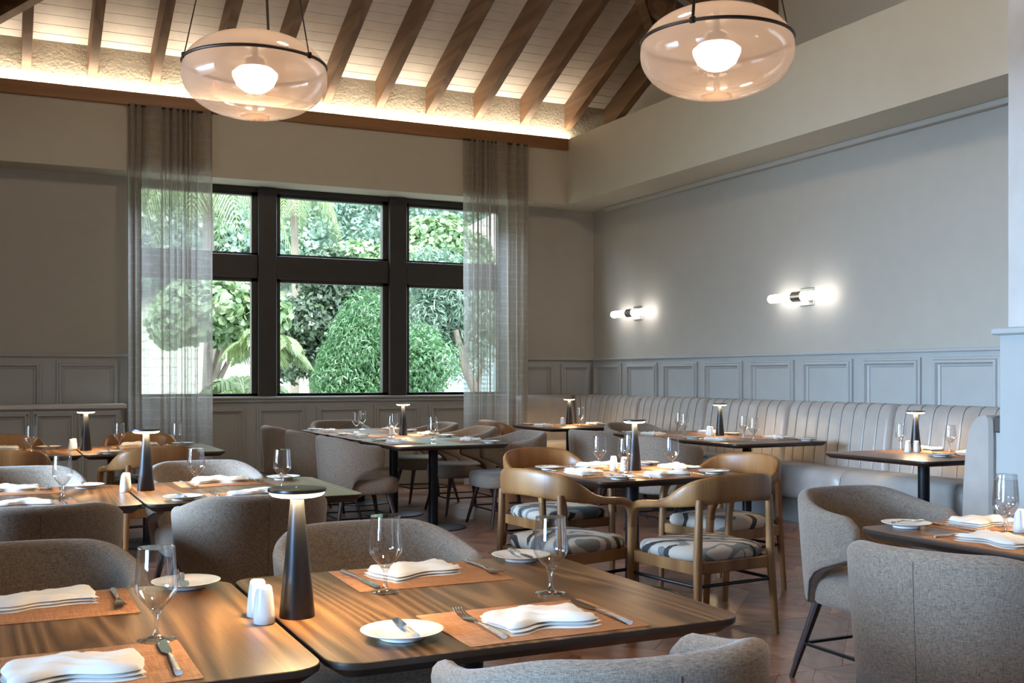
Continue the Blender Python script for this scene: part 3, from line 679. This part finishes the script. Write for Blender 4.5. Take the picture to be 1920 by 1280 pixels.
# ------------------------------------------------------------------ pendants
def pendant(x, y, z, label, az0, thick):
    p = thing('pendant_lamp', (x, y, z), 0, label, 'pendant', 'smoked glass pendants'); a, b = .375, .215
    prof = []
    for k in range(41):
        t = -PI/2+PI*k/40; c_, s_ = math.cos(t), math.sin(t); rr = a*(abs(c_)**.86); prof.append((max(.002, rr), b*math.copysign(abs(s_)**.95, s_)))
    sh = MB().lathe(prof, 64); sh.build('glass_shade', M['shade'], p, 60)
    zb_ = .055; rb = a*(math.cos(math.asin(zb_/b))**.86)+.004
    rg = [(rb*math.cos(2*PI*k/64), rb*math.sin(2*PI*k/64), zb_) for k in range(64)]
    bd = MB().tube(rg, .009, 8, closed=True).build('metal_band', M['band'], p)
    MB().lathe([(.002, -.088), (.055, -.080), (.095, -.050), (.116, -.005), (.117, .014), (.09, .038), (.03, .05), (.002, .052)], 32).build('light_source', M['core'], p, 60)
    MB().lathe([(.05, .05), (.05, .09), (.016, .10), (.016, .2)], 16).build('lamp_holder', M['band'], p)
    MB().lathe([(.03, -.205), (.075, -.213), (.075, -.217), (.002, -.219)], 24).build('bottom_cap', M['shade'], p, 60)
    for k in range(3):
        an = az0+k*2*PI/3; q = (rb*math.cos(an), rb*math.sin(an), zb_); r_ = .0075 if k == thick else .0035
        MB().tube([q, (0, 0, zb_+1.75)], r_, 6).build('suspension_cable', M['band'], p)
        MB().rbox(q[0]-.012, q[0]+.012, q[1]-.012, q[1]+.012, zb_-.016, zb_+.016, .004, 1).build('cable_clip', M['band'], bd)
    ztop = min(zb(y) if y > YRG else zt, zt)-z
    MB().tube([(0, 0, zb_+1.72), (0, 0, ztop)], .009, 8).build('ceiling_rod', M['band'], p)
    l_ = light('pendant_glow', 'POINT', (0, 0, -.12), 2.3, (1, .80, .56), shadow_soft_size=.06); l_.parent = p
    l_ = light('pendant_glow', 'POINT', (0, 0, .12), 1.9, (1, .80, .56), shadow_soft_size=.05); l_.parent = p
    return p
pendant(1.25, 5.72, 2.905, 'smoked glass pendant hanging before the window and its curtain', YAW*-1+PI/2, 0)
pendant(3.22, 4.37, 2.92, 'smoked glass pendant hanging before the side wall bulkhead', YAW*-1+R(-118), 0)
for (x, y, e_) in ((4.6, .6, 18),): light('warm_fill_behind', 'POINT', (x, y, 2.9), e_, (1, .82, .60), shadow_soft_size=.2)  # added warm fill behind the camera, no pendant modelled there

# ------------------------------------------------------------------ tables
def rrect(hx, hy, r, n_=6):
    p = []
    for cx, cy, a0 in ((hx-r, hy-r, 0), (-hx+r, hy-r, 90), (-hx+r, -hy+r, 180), (hx-r, -hy+r, 270)):
        p += [(cx+r*math.cos(R(a0+90*k/n_)), cy+r*math.sin(R(a0+90*k/n_))) for k in range(n_+1)]
    return p
def table_proto():
    t = thing('dining_table', (0, 0, 0), 0, '', 'table', 'square walnut tables')
    h = .513
    mb = MB().rings([[(x, y, z) for x, y in rrect(h-i, h-i, max(.02, .07-i))] for z, i in ((.7485, .0008), (.750, .002))]); 
    mb.build('table_top', M['table'], t, 30)
    MB().rings([[(x, y, z) for x, y in rrect(h-i, h-i, max(.02, .07-i))] for z, i in ((.7483, .0006), (.742, 0), (.735, .001), (.712, .035))]).build('top_edge', M['edge'], t, 30)
    MB().lathe([(.042, .015), (.042, .70), (.16, .705), (.16, .712)], 24).build('pedestal', M['darkmetal'], t)
    MB().lathe([(.29, 0), (.29, .008), (.27, .014), (.05, .02)], 40).build('base_plate', M['darkmetal'], t)
    return t
T0 = table_proto(); used = [0]
TB = {}
def table(key, x, y, label, rot=0):
    if not used[0]: used[0] = 1; T0.location = (x, y, 0); T0.rotation_euler = (0, 0, rot); T0['label'] = label; o = T0
    else: o = dup(T0, (x, y, 0), rot, label)
    TB[key] = (x, y)
table('T1R', 1.128, 2.615, 'walnut table in front with two settings and a tall lamp at its corner')
table('T1L', .092, 2.615, 'walnut table at the lower left, joined to the front table')
table('T2R', 1.14, 5.605, 'walnut table of the second row, joined on its right of the seam')
table('T2L', .104, 5.605, 'walnut table of the second row at the photo edge')
table('T3R', 1.12, 8.975, 'walnut table nearest the curtain and sideboard')
table('T3L', .084, 8.975, 'walnut table in front of the sideboard at the photo edge')
table('T4A', 3.487, 8.845, 'near third of the long walnut table under the window')
table('T4B', 3.487, 9.878, 'middle third of the long walnut table under the window')
table('T4C', 3.487, 10.911, 'far third of the long walnut table under the window')
table('T5', 3.50, 5.60, 'square walnut table surrounded by four oak armchairs')
table('T6', 6.03, 11.0, 'small table tucked into the banquette corner')
table('T7A', 6.17, 7.92, 'near half of the walnut table before the middle of the banquette')
table('T7B', 6.17, 8.952, 'far half of the walnut table before the middle of the banquette')
table('T8', 6.175, 5.86, 'walnut table inside the booth at the banquette end')
table('T9', 3.495, 2.66, 'walnut table at the right photo edge between two tub chairs', 0)

# ------------------------------------------------------------------ upholstered tub chair (faces +Y)
def tub_proto():
    c = thing('tub_chair', (0, 0, 0), 0, '', 'chair', 'taupe tub chairs')
    PH = R(114); N = 56; TH = .062; rs = []
    def sup(v_, n_): return math.copysign(abs(v_)**(2/n_), v_)
    def ring(ph, inset=0.0, fwd=0.0):
        s = abs(ph)/PH; a, b = .335, .33
        px_, py_ = a*sup(math.sin(ph), 2.32), -b*sup(math.cos(ph), 2.32)
        e = .01; qx, qy = a*sup(math.sin(ph+e), 2.32), -b*sup(math.cos(ph+e), 2.32); tx, ty = qx-px_, qy-py_; L = math.hypot(tx, ty); nx, ny = ty/L, -tx/L
        if nx*px_+ny*py_ < 0: nx, ny = -nx, -ny
        zt_ = .828-.075*ss(.28, .95, s)-.03*max(0, (s-.92)/.08)**2
        zb_ = .345 if s < .60 else .345+.225*((s-.60)/.40)**.36
        pts = []
        def P(off, z):
            k = .90+.10*min(1, max(0, (z-.345)/.42))**.8; cx_, cy_ = px_*k-nx*off, py_*k-ny*off
            return (cx_, cy_+fwd, z)
        zt_ -= inset*.5; zb_ += inset*.5; t0 = inset*.5; t1 = TH-inset*.5; hr = (t1-t0)/2
        for q in range(7): pts.append(P(t0, zb_+.01+(zt_-hr-zb_-.01)*q/6))
        for q in range(1, 6): a_ = PI*q/6; pts.append(P(t0+hr-hr*math.cos(a_), zt_-hr+hr*math.sin(a_)))
        for q in range(7): pts.append(P(t1, zt_-hr+(zb_+.01-zt_+hr)*q/6))
        for q in range(1, 4): a_ = PI*q/4; pts.append(P(t0+hr+hr*math.cos(a_), zb_+.01-.01*math.sin(a_)))
        return pts
    for ins, f in ((.05, .02), (.028, .016), (.010, .008)): rs.append(ring(-PH, ins, f))
    for i in range(N+1): rs.append(ring(-PH+2*PH*i/N))
    for ins, f in ((.010, .008), (.028, .016), (.05, .02)): rs.append(ring(PH, ins, f))
    sh = MB().rings(rs).build('back_shell', M['fabric'], c, 60)
    # piping along the lower cut edge and the vertical seam on the back
    sm = MB().tube([(rs[3+i][0][0]*1.004, rs[3+i][0][1]*1.004, rs[3+i][0][2]) for i in range(0, N+1, 2)], .004, 5)
    sm.tube([(rs[3+N//2][j][0], rs[3+N//2][j][1]-.0005, rs[3+N//2][j][2]) for j in range(7)], .0009, 5)
    sm.build('seam_piping', M['seam'], sh)
    st = []
    def sring(z, k, hx=.272, hy=.305, cy=.035):
        return [(hx*k*sup(math.cos(2*PI*j/40), 3.4), cy+hy*k*sup(math.sin(2*PI*j/40), 3.4), z+(.010*(1-((j % 40)/20-1)**2) if False else 0)) for j in range(40)]
    for z, k in ((.345, .90), (.350, .95), (.365, .985), (.40, 1.0), (.435, .995), (.458, .975), (.470, .93), (.478, .80), (.481, .5), (.482, .1)): st.append(sring(z, k))
    MB().rings(st).build('seat', M['fabric'], c, 60)
    for sx in (1, -1):
        for sy in (1, -1):
            MB().tube([(sx*.275, .02+sy*.275, 0), (sx*.19, .02+sy*.195, .355)], [.012, .022], 10).build('leg', M['walnutleg'], c)
    st_ = MB(); q = .238
    for a_, b_ in (((-q, -q), (q, -q)), ((q, -q), (q, q)), ((q, q), (-q, q)), ((-q, q), (-q, -q))): st_.bar((a_[0], .02+a_[1], .155), (b_[0], .02+b_[1], .155), .016, .012)
    st_.build('stretcher', M['darkmetal'], c, 0)
    return c
C0 = tub_proto(); cu = [0]
def tub(x, y, deg, label):
    if not cu[0]: cu[0] = 1; C0.location = (x, y, 0); C0.rotation_euler = (0, 0, R(deg)); C0['label'] = label; return C0
    return dup(C0, (x, y, 0), R(deg), label)
tub(1.13, 3.33, 180, 'tub chair on the far side of the front table, behind the tall lamp')
tub(.08, 3.32, 180, 'tub chair on the far side of the lower left table')
tub(1.12, 1.93, -3, 'tub chair closest to the camera, its rounded back cut by the bottom edge')
tub(1.04, 4.87, 2, 'tub chair with its back to the camera behind the tall front lamp')
tub(.17, 4.86, 0, 'tub chair with its back to the camera at the left photo edge')
tub(1.10, 6.32, 180, 'tub chair facing the camera behind the second row lamp')
tub(.14, 6.32, 180, 'tub chair facing the camera at the left photo edge, second row')
for k, y in enumerate((8.80, 9.84, 10.84)):
    tub(2.77, y, -90, 'tub chair on the left long side of the window table, '+('nearest one', 'middle one', 'one closest to the window')[k])
    tub(4.19, y-.02, 90, 'tub chair on the right long side of the window table, '+('nearest one', 'middle one', 'one closest to the window')[k])
tub(3.49, 11.64, 180, 'tub chair at the head of the window table below the sill')
tub(5.17, 7.72, -88, 'tub chair with its back to the oak armchairs, nearer of two at the banquette table')
tub(5.20, 8.80, -88, 'tub chair with its back to the oak armchairs, farther of two at the banquette table')
tub(6.16, 9.76, 180, 'tub chair at the far end of the banquette table, facing the camera')
tub(3.46, 3.52, 180, 'tub chair showing its hollow back behind the right edge table')
tub(2.70, 2.40, -73, 'tub chair with a broad flat grey back at the right photo edge')

# ------------------------------------------------------------------ oak armchair (faces +Y)
def arm_proto():
    c = thing('oak_armchair', (0, 0, 0), 0, '', 'chair', 'oak armchairs with printed seats')
    half = [((.272, .235, .53), (1, 0), .045, .045), ((.274, .228, .585), (1, 0), .045, .046), ((.277, .205, .632), (1, 0), .046, .046), ((.281, .165, .655), (1, 0), .048, .042), ((.286, .09, .666), (1, 0), .050, .040),
            ((.294, -.01, .676), (1, -.1), .048, .040), ((.295, -.10, .693), (.97, -.24), .044, .054), ((.280, -.185, .722), (.82, -.57), .040, .098), ((.235, -.252, .748), (.5, -.86), .036, .130), ((.14, -.294, .764), (.22, -.97), .034, .140), ((0, -.306, .770), (0, -1), .034, .143)]
    full = half+[((-p[0][0], p[0][1], p[0][2]), (-p[1][0], p[1][1]), p[2], p[3]) for p in half[-2::-1]]
    # resample smoothly
    def cr(a, b, c_, d, t): return tuple(.5*((2*b[i])+(-a[i]+c_[i])*t+(2*a[i]-5*b[i]+4*c_[i]-d[i])*t*t+(-a[i]+3*b[i]-3*c_[i]+d[i])*t**3) for i in range(len(a)))
    F = [(*p[0], *p[1], p[2], p[3]) for p in full]; S = []
    for i in range(len(F)-1):
        for q in range(3): S.append(cr(F[max(0, i-1)], F[i], F[i+1], F[min(len(F)-1, i+2)], q/3))
    S.append(F[-1]); rs = []
    for i, p in enumerate(S):
        a = Vector(S[max(0, i-1)][:3]); b = Vector(S[min(len(S)-1, i+1)][:3]); t = (b-a).normalized()
        nn = Vector((p[3], p[4], 0)); nn = (nn-t*nn.dot(t)).normalized(); u = t.cross(nn).normalized(); w, h = p[5]/2, p[6]/2; ct = Vector(p[:3]); ring = []
        for j in range(14):
            aa = 2*PI*j/14; ex = 2/2.8; cx_, sx_ = math.copysign(abs(math.cos(aa))**ex, math.cos(aa)), math.copysign(abs(math.sin(aa))**ex, math.sin(aa)); ring.append(ct+nn*(w*cx_)+u*(h*sx_))
        rs.append(ring)
    MB().rings(rs).build('arm_and_back_rail', M['oak'], c, 60)
    for s in (1, -1):
        MB().tube([(s*.262, .262, 0), (s*.268, .248, .30), (s*.272, .235, .545)], [.016, .0235, .0225], 12).build('leg', M['oak'], c)
        MB().tube([(s*.262, -.285, 0), (s*.243, -.262, .40), (s*.232, -.262, .715)], [.016, .0235, .019], 12).build('leg', M['oak'], c)
    fr = MB(); fr.rbox(-.262, .262, .218, .245, .345, .405, .005, 1); fr.rbox(-.236, .236, -.27, -.243, .345, .405, .005, 1)
    for s in (1, -1): fr.bar((s*.245, -.25, .375), (s*.258, .235, .375), .024, .06)
    fr.build('seat_frame', M['oak'], c, 30)
    def sup(v_, n_): return math.copysign(abs(v_)**(2/n_), v_)
    st = [[((.262+.012*(math.sin(2*PI*j/44)))*k*sup(math.cos(2*PI*j/44), 4.2), -.005+.255*k*sup(math.sin(2*PI*j/44), 4.2), z) for j in range(44)] for z, k in ((.398, .93), (.404, .99), (.422, 1.02), (.446, 1.01), (.462, .95), (.472, .80), (.476, .5), (.477, .1))]
    MB().rings(st).build('printed_seat', M['print'], c, 60)
    MB().tube([(-.262, .245, .285), (-.252, -.235, .285), (-.235, -.262, .285), (.235, -.262, .285), (.252, -.235, .285), (.262, .245, .285)], .009, 8).build('stretcher', M['darkmetal'], c)
    return c
A0 = arm_proto(); au = [0]
def arm(x, y, deg, label):
    if not au[0]: au[0] = 1; A0.location = (x, y, 0); A0.rotation_euler = (0, 0, R(deg)); A0['label'] = label; return A0
    return dup(A0, (x, y, 0), R(deg), label)
arm(2.83, 5.20, -75, 'oak armchair left of the square table, seat seen from its side')
arm(3.36, 4.70, 5, 'oak armchair with its back to the camera at the square table')
arm(3.38, 6.34, 186, 'oak armchair on the far side of the square table')
arm(4.10, 5.52, 102, 'oak armchair between the square table and the banquette')
arm(.10, 9.70, 180, 'oak armchair facing the camera at the left edge before the sideboard')
arm(1.16, 9.68, 180, 'oak armchair facing the camera before the curtain')
arm(.06, 8.18, 0, 'oak armchair with its back to the camera at the left edge, third row')
arm(1.02, 8.16, 12, 'oak armchair with its back to the camera behind the second row lamp')
arm(5.26, 11.0, -82, 'oak armchair beside the small corner table, paled by window light')

# ------------------------------------------------------------------ table lamp, shakers, goblet, plate, cutlery, napkins, mats
def lamp_proto():
    p = thing('table_lamp', (0, 0, .75), 0, '', 'lamp', 'cordless cone table lamps')
    MB().lathe([(.042, 0), (.0425, .004), (.0165, .276), (.0165, .283), (.021, .286), (.021, .292)], 40).build('cone_stem', M['lampmetal'], p)
    sh = MB().lathe([(.066, .300), (.0695, .3025), (.070, .306), (.069, .309), (.062, .3105), (.004, .311)], 48).build('disc_head', M['lampmetal'], p)
    MB().lathe([(.0045, .3112), (.0045, .3122), (.001, .3124)], 12).build('touch_button', M['chrome'], sh)
    MB().lathe([(.020, .2875), (.048, .2885), (.060, .2915), (.0655, .297), (.0662, .302)], 40).build('light_ring', M['ring'], p, 60)
    return p
LP0 = lamp_proto(); lu = [0]
def lamp(x, y, label):
    if not lu[0]: lu[0] = 1; o = LP0; o.location = (x, y, .75); o['label'] = label
    else: o = dup(LP0, (x, y, .75), 0, label)
    light('lamp_glow', 'AREA', (x, y, .75+.2865), 8.5, (1, .70, .38), (0, 0, 0), shape='DISK', size=.122)
    return o
def shaker_proto():
    p = thing('shaker', (0, 0, .75), 0, '', 'shaker', 'white porcelain shakers')
    MB().lathe([(.023, 0), (.0255, .002), (.0255, .02), (.0215, .060), (.0185, .080), (.0175, .085), (.014, .0885), (.004, .0895)], 24).build('shaker_body', M['porcelain'], p, 60)
    h = MB()
    for k in range(3): h.lathe([(.0012, .0893), (.001, .0899)], 6, (.006*math.cos(k*2.1), .006*math.sin(k*2.1), 0))
    h.build('pouring_holes', M['seam'], p, 0); return p
SK0 = shaker_proto(); su_ = [0]
def shaker(x, y, label):
    if not su_[0]: su_[0] = 1; SK0.location = (x, y, .75); SK0['label'] = label; return
    dup(SK0, (x, y, .75), random.random()*6, label)
def goblet_proto():
    g = thing('water_goblet', (0, 0, .75), 0, '', 'goblet', 'clear water goblets')
    MB().lathe([(.037, .0682-.068+.0), (.041, .0015), (.041, .003), (.020, .0075), (.008, .014), (.0052, .026), (.0050, .045), (.0065, .057), (.0125, .066), (.004, .068)], 32).build('stem_and_foot', M['solidglass'], g, 60)
    MB().lathe([(.003, .0672), (.013, .0685), (.030, .088), (.043, .106), (.0455, .112), (.0455, .118), (.0435, .150), (.0395, .205)], 40).build('bowl', M['glass'], g, 60)
    o = g.children[-1]; me = o.data     # open the mouth: drop the cap faces
    bm = bmesh.new(); bm.from_mesh(me); bmesh.ops.delete(bm, geom=[f for f in bm.faces if len(f.verts) > 6 and f.calc_center_median().z > .2], context='FACES_ONLY'); bm.to_mesh(me); bm.free()
    MB().tube([(.0394*math.cos(2*PI*k/40), .0394*math.sin(2*PI*k/40), .205) for k in range(40)], .0009, 6, closed=True).build('rim', M['solidglass'], o)
    return g
G0 = goblet_proto()
def plate_proto():
    p = thing('bread_plate', (0, 0, .75), 0, '', 'plate', 'white bread plates')
    MB().lathe([(.045, 0), (.050, .001), (.052, .008), (.075, .013), (.091, .0185), (.0925, .0205), (.090, .0212), (.070, .0165), (.056, .0125), (.052, .0105), (.03, .0098), (.002, .0098)], 48).build('plate_disc', M['porcelain'], p, 50)
    return p
PL0 = plate_proto()
def handle(mb, y0, y1, z0, w=.0065, endw=.0085):
    mb.tube([(0, y0, z0), (0, y0+(y1-y0)*.25, z0+.003), (0, y0+(y1-y0)*.7, z0+.001), (0, y1, z0)], [w*.5, w*.75, w, endw], 10, flat=.62); return mb
def fork_proto():
    f = thing('fork', (0, 0, .7535), 0, '', 'fork', 'steel forks with hammered handles')
    handle(MB(), .155, 0, .005).build('handle', M['hammer'], f, 60)
    h = MB(); rs = []
    for y, w, z in ((.15, .0032, .007), (.165, .004, .009), (.185, .010, .006), (.205, .013, .004), (.218, .013, .005)): rs.append([(-w, y, z), (w, y, z), (w, y, z+.0022), (-w, y, z+.0022)])
    h.rings(rs)
    for k in range(4):
        x = -.0105+.007*k; h.tube([(x, .216, .006), (x, .235, .0075), (x, .255, .012), (x, .268, .018)], [.0023, .0021, .0018, .0008], 6)
    h.build('fork_head', M['steel'], f, 50); return f
F0 = fork_proto()
def knife_proto(name, L, bl, bw, cat, group):
    k = thing(name, (0, 0, .753), 0, '', cat, group)
    handle(MB(), L-bl, 0, .005).build('handle', M['hammer'], k, 60)
    mb = MB(); rs = []
    for t, w0, w1 in ((-.03, -.003, .003), (.04, -.006, .004), (.15, -bw*.62, bw*.38), (.6, -bw*.7, bw*.38), (.85, -bw*.62, bw*.36), (.95, -bw*.35, bw*.33), (1, -.001, bw*.22)):
        y = L-bl+bl*t; rs.append([(w0, y, .0045), (w1, y, .0035), (w1, y, .0055), (w0, y, .0052)])
    mb.rings(rs).build('blade', M['steel'], k, 50); return k
K0 = knife_proto('table_knife', .285, .125, .021, 'knife', 'steel table knives'); B0 = knife_proto('butter_knife', .185, .085, .02, 'knife', 'butter knives on the plates')
MAT0 = MB().rings([[(x, y, z) for x, y in rrect(.228-i, .166-i, .004, 1)] for z, i in ((0, .001), (.0008, 0), (.0016, 0), (.0022, .001))]).build('placemat', M['mat'], None, 30, (0, 0, .7501)); tag(MAT0, '', 'placemat', 'woven terracotta placemats')
def napkin_mesh(seed, kind):
    r = random.Random(seed); mb = MB(); hx, hy = (.125, .082) if kind == 0 else (.142, .068)
    a1, a2, a3 = [r.uniform(0, 6.28) for _ in range(3)]
    def sheet(z0, th, sx, sy, dx, dy, rot, crown):
        NXs, NYs = 26, 14; top = []; bot = []
        for i in range(NXs+1):
            u = -1+2*i/NXs; pin = 1-(.38*math.exp(-((u-.1)/.28)**2) if kind == 1 else .10*math.exp(-((u+.2)/.3)**2))
            ed = 1-.12*math.sin(2.3*u+a1)**2
            for j in range(NYs+1):
                v = -1+2*j/NYs; x = sx*u*(1-.05*math.sin(3*v+a2)); y = sy*v*pin*ed+.010*math.sin(4*u+a3)
                rim = max(0, 1-max(abs(u)**8, abs(v)**5))**.45
                lump = .5+.5*math.sin(3.1*u+2.2*v+a1)+.35*math.sin(7*u-3*v+a2)+(.8*math.exp(-((u-.1)/.3)**2) if kind == 1 else .6*ss(-.4, 1, v)*math.exp(-((u-.35)/.45)**2))
                ridge = .0035*math.sin(16*(u*.35+v*.6)+a3+2*math.sin(3*u))
                zz = z0+th*rim*(.55+crown*lump)+ridge*rim*crown*2
                X, Y = x*math.cos(rot)-y*math.sin(rot)+dx, x*math.sin(rot)+y*math.cos(rot)+dy
                top.append((X, Y, max(zz, z0+.0006))); bot.append((X, Y, z0))
        n1 = NYs+1; n0 = len(mb.v); fs = []; nt = len(top)
        for i in range(NXs):
            for j in range(NYs):
                a = i*n1+j; fs.append((a, a+n1, a+n1+1, a+1)); fs.append((nt+a, nt+a+1, nt+a+n1+1, nt+a+n1))
        for i in range(NXs):
            for j, s in ((0, 1), (NYs, -1)): a = i*n1+j; fs.append((a, a+n1, nt+a+n1, nt+a))
        for j in range(NYs):
            for i in (0, NXs): a = i*n1+j; fs.append((a, a+1, nt+a+1, nt+a))
        mb.add(top+bot, fs)
    sheet(0, .009, hx, hy, 0, 0, 0, .12); sheet(.0075, .009, hx*.99, hy*.985, .002, .002, .012, .15); sheet(.0150, .016, hx*.975, hy*.965, -.003, .003, -.012, .42)
    me = bpy.data.meshes.new('napkin'); me.from_pydata(mb.v, [], mb.f); me.materials.append(M['napkin'])
    bm = bmesh.new(); bm.from_mesh(me); bmesh.ops.recalc_face_normals(bm, faces=bm.faces[:]); bm.to_mesh(me); bm.free()
    me.polygons.foreach_set('use_smooth', [True]*len(me.polygons)); me.set_sharp_from_angle(angle=R(55)); return me
NAPM = [napkin_mesh(1, 0), napkin_mesh(2, 1), napkin_mesh(3, 0), napkin_mesh(4, 1), napkin_mesh(9, 1)]
firsts = {}
def put(proto, key, x, y, z, rot, label):
    if key not in firsts:
        firsts[key] = 1; o = proto; o.location = (x, y, z); o.rotation_euler = (0, 0, rot); o['label'] = label; return o
    return dup(proto, (x, y, z), rot, label)
rj = random.Random(21)
def setting(ex, ey, deg, where, nap=0, nrot=0, skip='', goblet_at=None, plate_at=None, fork_x=-.165, nap_at=(.02, .155)):
    """ex, ey: middle of the table edge in front of the diner, deg: direction the diner faces (0 = +Y)"""
    a = R(deg); ca, sa = math.cos(a), math.sin(a)
    def W(x, y): return ex+x*ca-y*sa, ey+x*sa+y*ca
    j = lambda s=.008: rj.uniform(-s, s)
    def go(proto, key, x, y, z, r, label): X, Y = W(x, y); return put(proto, key, X, Y, z, a+r, label)
    if 'm' not in skip: go(MAT0, 'm', .02+j(), .186+j(.004), .7501, j(.02), 'terracotta woven placemat '+where)
    if 'n' not in skip:
        X, Y = W(nap_at[0]+j(), nap_at[1]+j()); o = place('napkin', NAPM[nap], None, (X, Y, .7526), a+nrot+j(.06)); tag(o, 'white folded linen napkin '+where, 'napkin', 'folded white napkins')
    if 'f' not in skip: go(F0, 'f', fork_x+j(), .05+j(), .7525, j(.05), 'steel fork '+where)
    if 'k' not in skip: go(K0, 'k', .205+j(), .055+j(), .7525, j(.05), 'steel table knife '+where)
    if 'p' not in skip:
        px_, py_ = plate_at or (-.33+j(), .13+j(.02)); go(PL0, 'p', px_, py_, .75, 0, 'white bread plate '+where)
        if 'b' not in skip: go(B0, 'b', px_+j(), py_-.085, .7675, j(.12), 'butter knife on the bread plate '+where)
    if 'g' not in skip:
        gx, gy = goblet_at or (.20+j(.015), .41+j(.02)); go(G0, 'g', gx, gy, .75, rj.random()*6, 'clear stemmed goblet '+where)
# front tables
setting(1.135, 2.10, 0, 'on the near side of the front table', 2, 0, fork_x=-.125, goblet_at=(.205, .45), plate_at=(-.316, .165))
setting(1.135, 3.13, 180, 'on the far side of the front table', 0, .2, fork_x=-.195, goblet_at=(.184, .37), plate_at=(-.365, .075))
setting(.125, 2.10, 0, 'on the near side of the lower left table', 2, 0, goblet_at=(.20, .37))
setting(.125, 3.13, 180, 'on the far side of the lower left table', 1, .12, fork_x=-.175, plate_at=(-.355, .07), goblet_at=(.26, .37))
lamp(.664, 2.577, 'tall cone lamp with a lit disc head on the front table')
shaker(.578, 2.619, 'white shaker on the front table, the one partly hidden'); shaker(.576, 2.539, 'white shaker on the front table, the fully seen one')
# second row
setting(1.14, 5.08, 0, 'on the near side of the second row table', 1); setting(1.14, 6.13, 180, 'on the far side of the second row table', 3, 0)
setting(.10, 5.08, 0, 'on the near side of the second row left table', 1); setting(.10, 6.13, 180, 'on the far side of the second row left table', 3, 0)
lamp(.705, 5.74, 'cone lamp with lit head on the second row table'); shaker(.600, 5.70, 'white shaker beside the second row lamp, seen in full'); shaker(.615, 5.79, 'white shaker beside the second row lamp, hidden behind its pair')
# third row
setting(1.12, 8.45, 0, 'on the near side of the table before the curtain', 1); setting(1.12, 9.49, 180, 'on the far side of the table before the curtain', 3)
setting(.08, 8.45, 0, 'on the near side of the table before the sideboard', 4); setting(.08, 9.49, 180, 'on the far side of the table before the sideboard', 0)
lamp(.66, 9.0, 'cone lamp with lit head in front of the sideboard'); shaker(.56, 9.02, 'white shaker in front of the sideboard, seen in full'); shaker(.58, 9.10, 'white shaker in front of the sideboard, hidden behind its pair')
# window table
for k, y in enumerate((8.82, 9.86, 10.88)):
    w = ('nearest', 'middle', 'window-end')[k]
    setting(2.975, y, -90, 'at the '+w+' left seat of the window table', (0, 4, 2)[k]); setting(4.0, y, 90, 'at the '+w+' right seat of the window table', (1, 3, 0)[k], goblet_at=(.33, .40))
lamp(3.62, 9.98, 'cone lamp with lit head on the long window table'); shaker(3.50, 9.96, 'white shaker beside the window table lamp'); shaker(3.52, 10.04, 'white shaker hidden behind its pair by the window table lamp')
# square table
setting(2.99, 5.60, -90, 'at the left seat of the square table', 0, goblet_at=(.10, .40)); setting(3.50, 5.09, 0, 'at the near seat of the square table', 2, goblet_at=(.22, .41))
setting(3.50, 6.11, 180, 'at the far seat of the square table', 1, goblet_at=(.10, .29)); setting(4.01, 5.60, 90, 'at the right seat of the square table', 3, goblet_at=(.26, .36))
lamp(3.555, 5.66, 'cone lamp with lit head on the square table'); shaker(3.45, 5.61, 'white shaker on the square table, nearer of its pair'); shaker(3.43, 5.70, 'white shaker on the square table, farther of its pair')
# corner table
setting(5.52, 11.0, -90, 'at the oak chair side of the corner table', 0, skip='g'); setting(6.54, 11.02, 90, 'at the banquette side of the corner table', 4, goblet_at=(.05, .33))
lamp(6.21, 11.34, 'cone lamp with lit head on the corner table'); shaker(6.02, 11.13, 'white shaker on the corner table, nearer of its pair'); shaker(6.05, 11.22, 'white shaker on the corner table, farther of its pair')
# banquette table
for k, y in enumerate((7.90, 8.95)):
    w = ('near', 'far')[k]
    setting(5.66, y, -90, 'at the '+w+' chair side of the banquette table', (1, 0)[k]); setting(6.68, y, 90, 'at the '+w+' bench side of the banquette table', (3, 4)[k])
lamp(6.36, 8.58, 'cone lamp with lit head on the banquette table'); shaker(6.24, 8.56, 'white shaker on the banquette table, nearer of its pair'); shaker(6.27, 8.64, 'white shaker on the banquette table, farther of its pair')
# booth table
setting(6.685, 6.03, 90, 'at the bench side of the booth table', 1, goblet_at=(.26, .30), nap_at=(.15, .155), skip='pf'); setting(6.42, 5.35, 0, 'at the end bench side of the booth table', 0, goblet_at=(.12, .60), nap_at=(.10, .34), skip='', plate_at=(-.28, .32))
lamp(6.375, 6.13, 'cone lamp with lit head on the booth table'); shaker(6.235, 6.07, 'white shaker on the booth table, nearer of its pair'); shaker(6.30, 6.05, 'white shaker on the booth table, farther of its pair')
# table at the right edge
setting(2.985, 2.66, -90, 'at the flat backed chair of the right edge table', 2, goblet_at=(-.235, .49), plate_at=(-.42, .17)); setting(3.50, 3.17, 180, 'at the far side of the right edge table', 0, goblet_at=(.2, .42))
lamp(3.60, 2.62, 'cone lamp standing on the right edge table beyond its shakers'); shaker(3.425, 2.79, 'white shaker cut by the right photo edge'); shaker(3.53, 2.75, 'white shaker behind the one cut by the right photo edge')
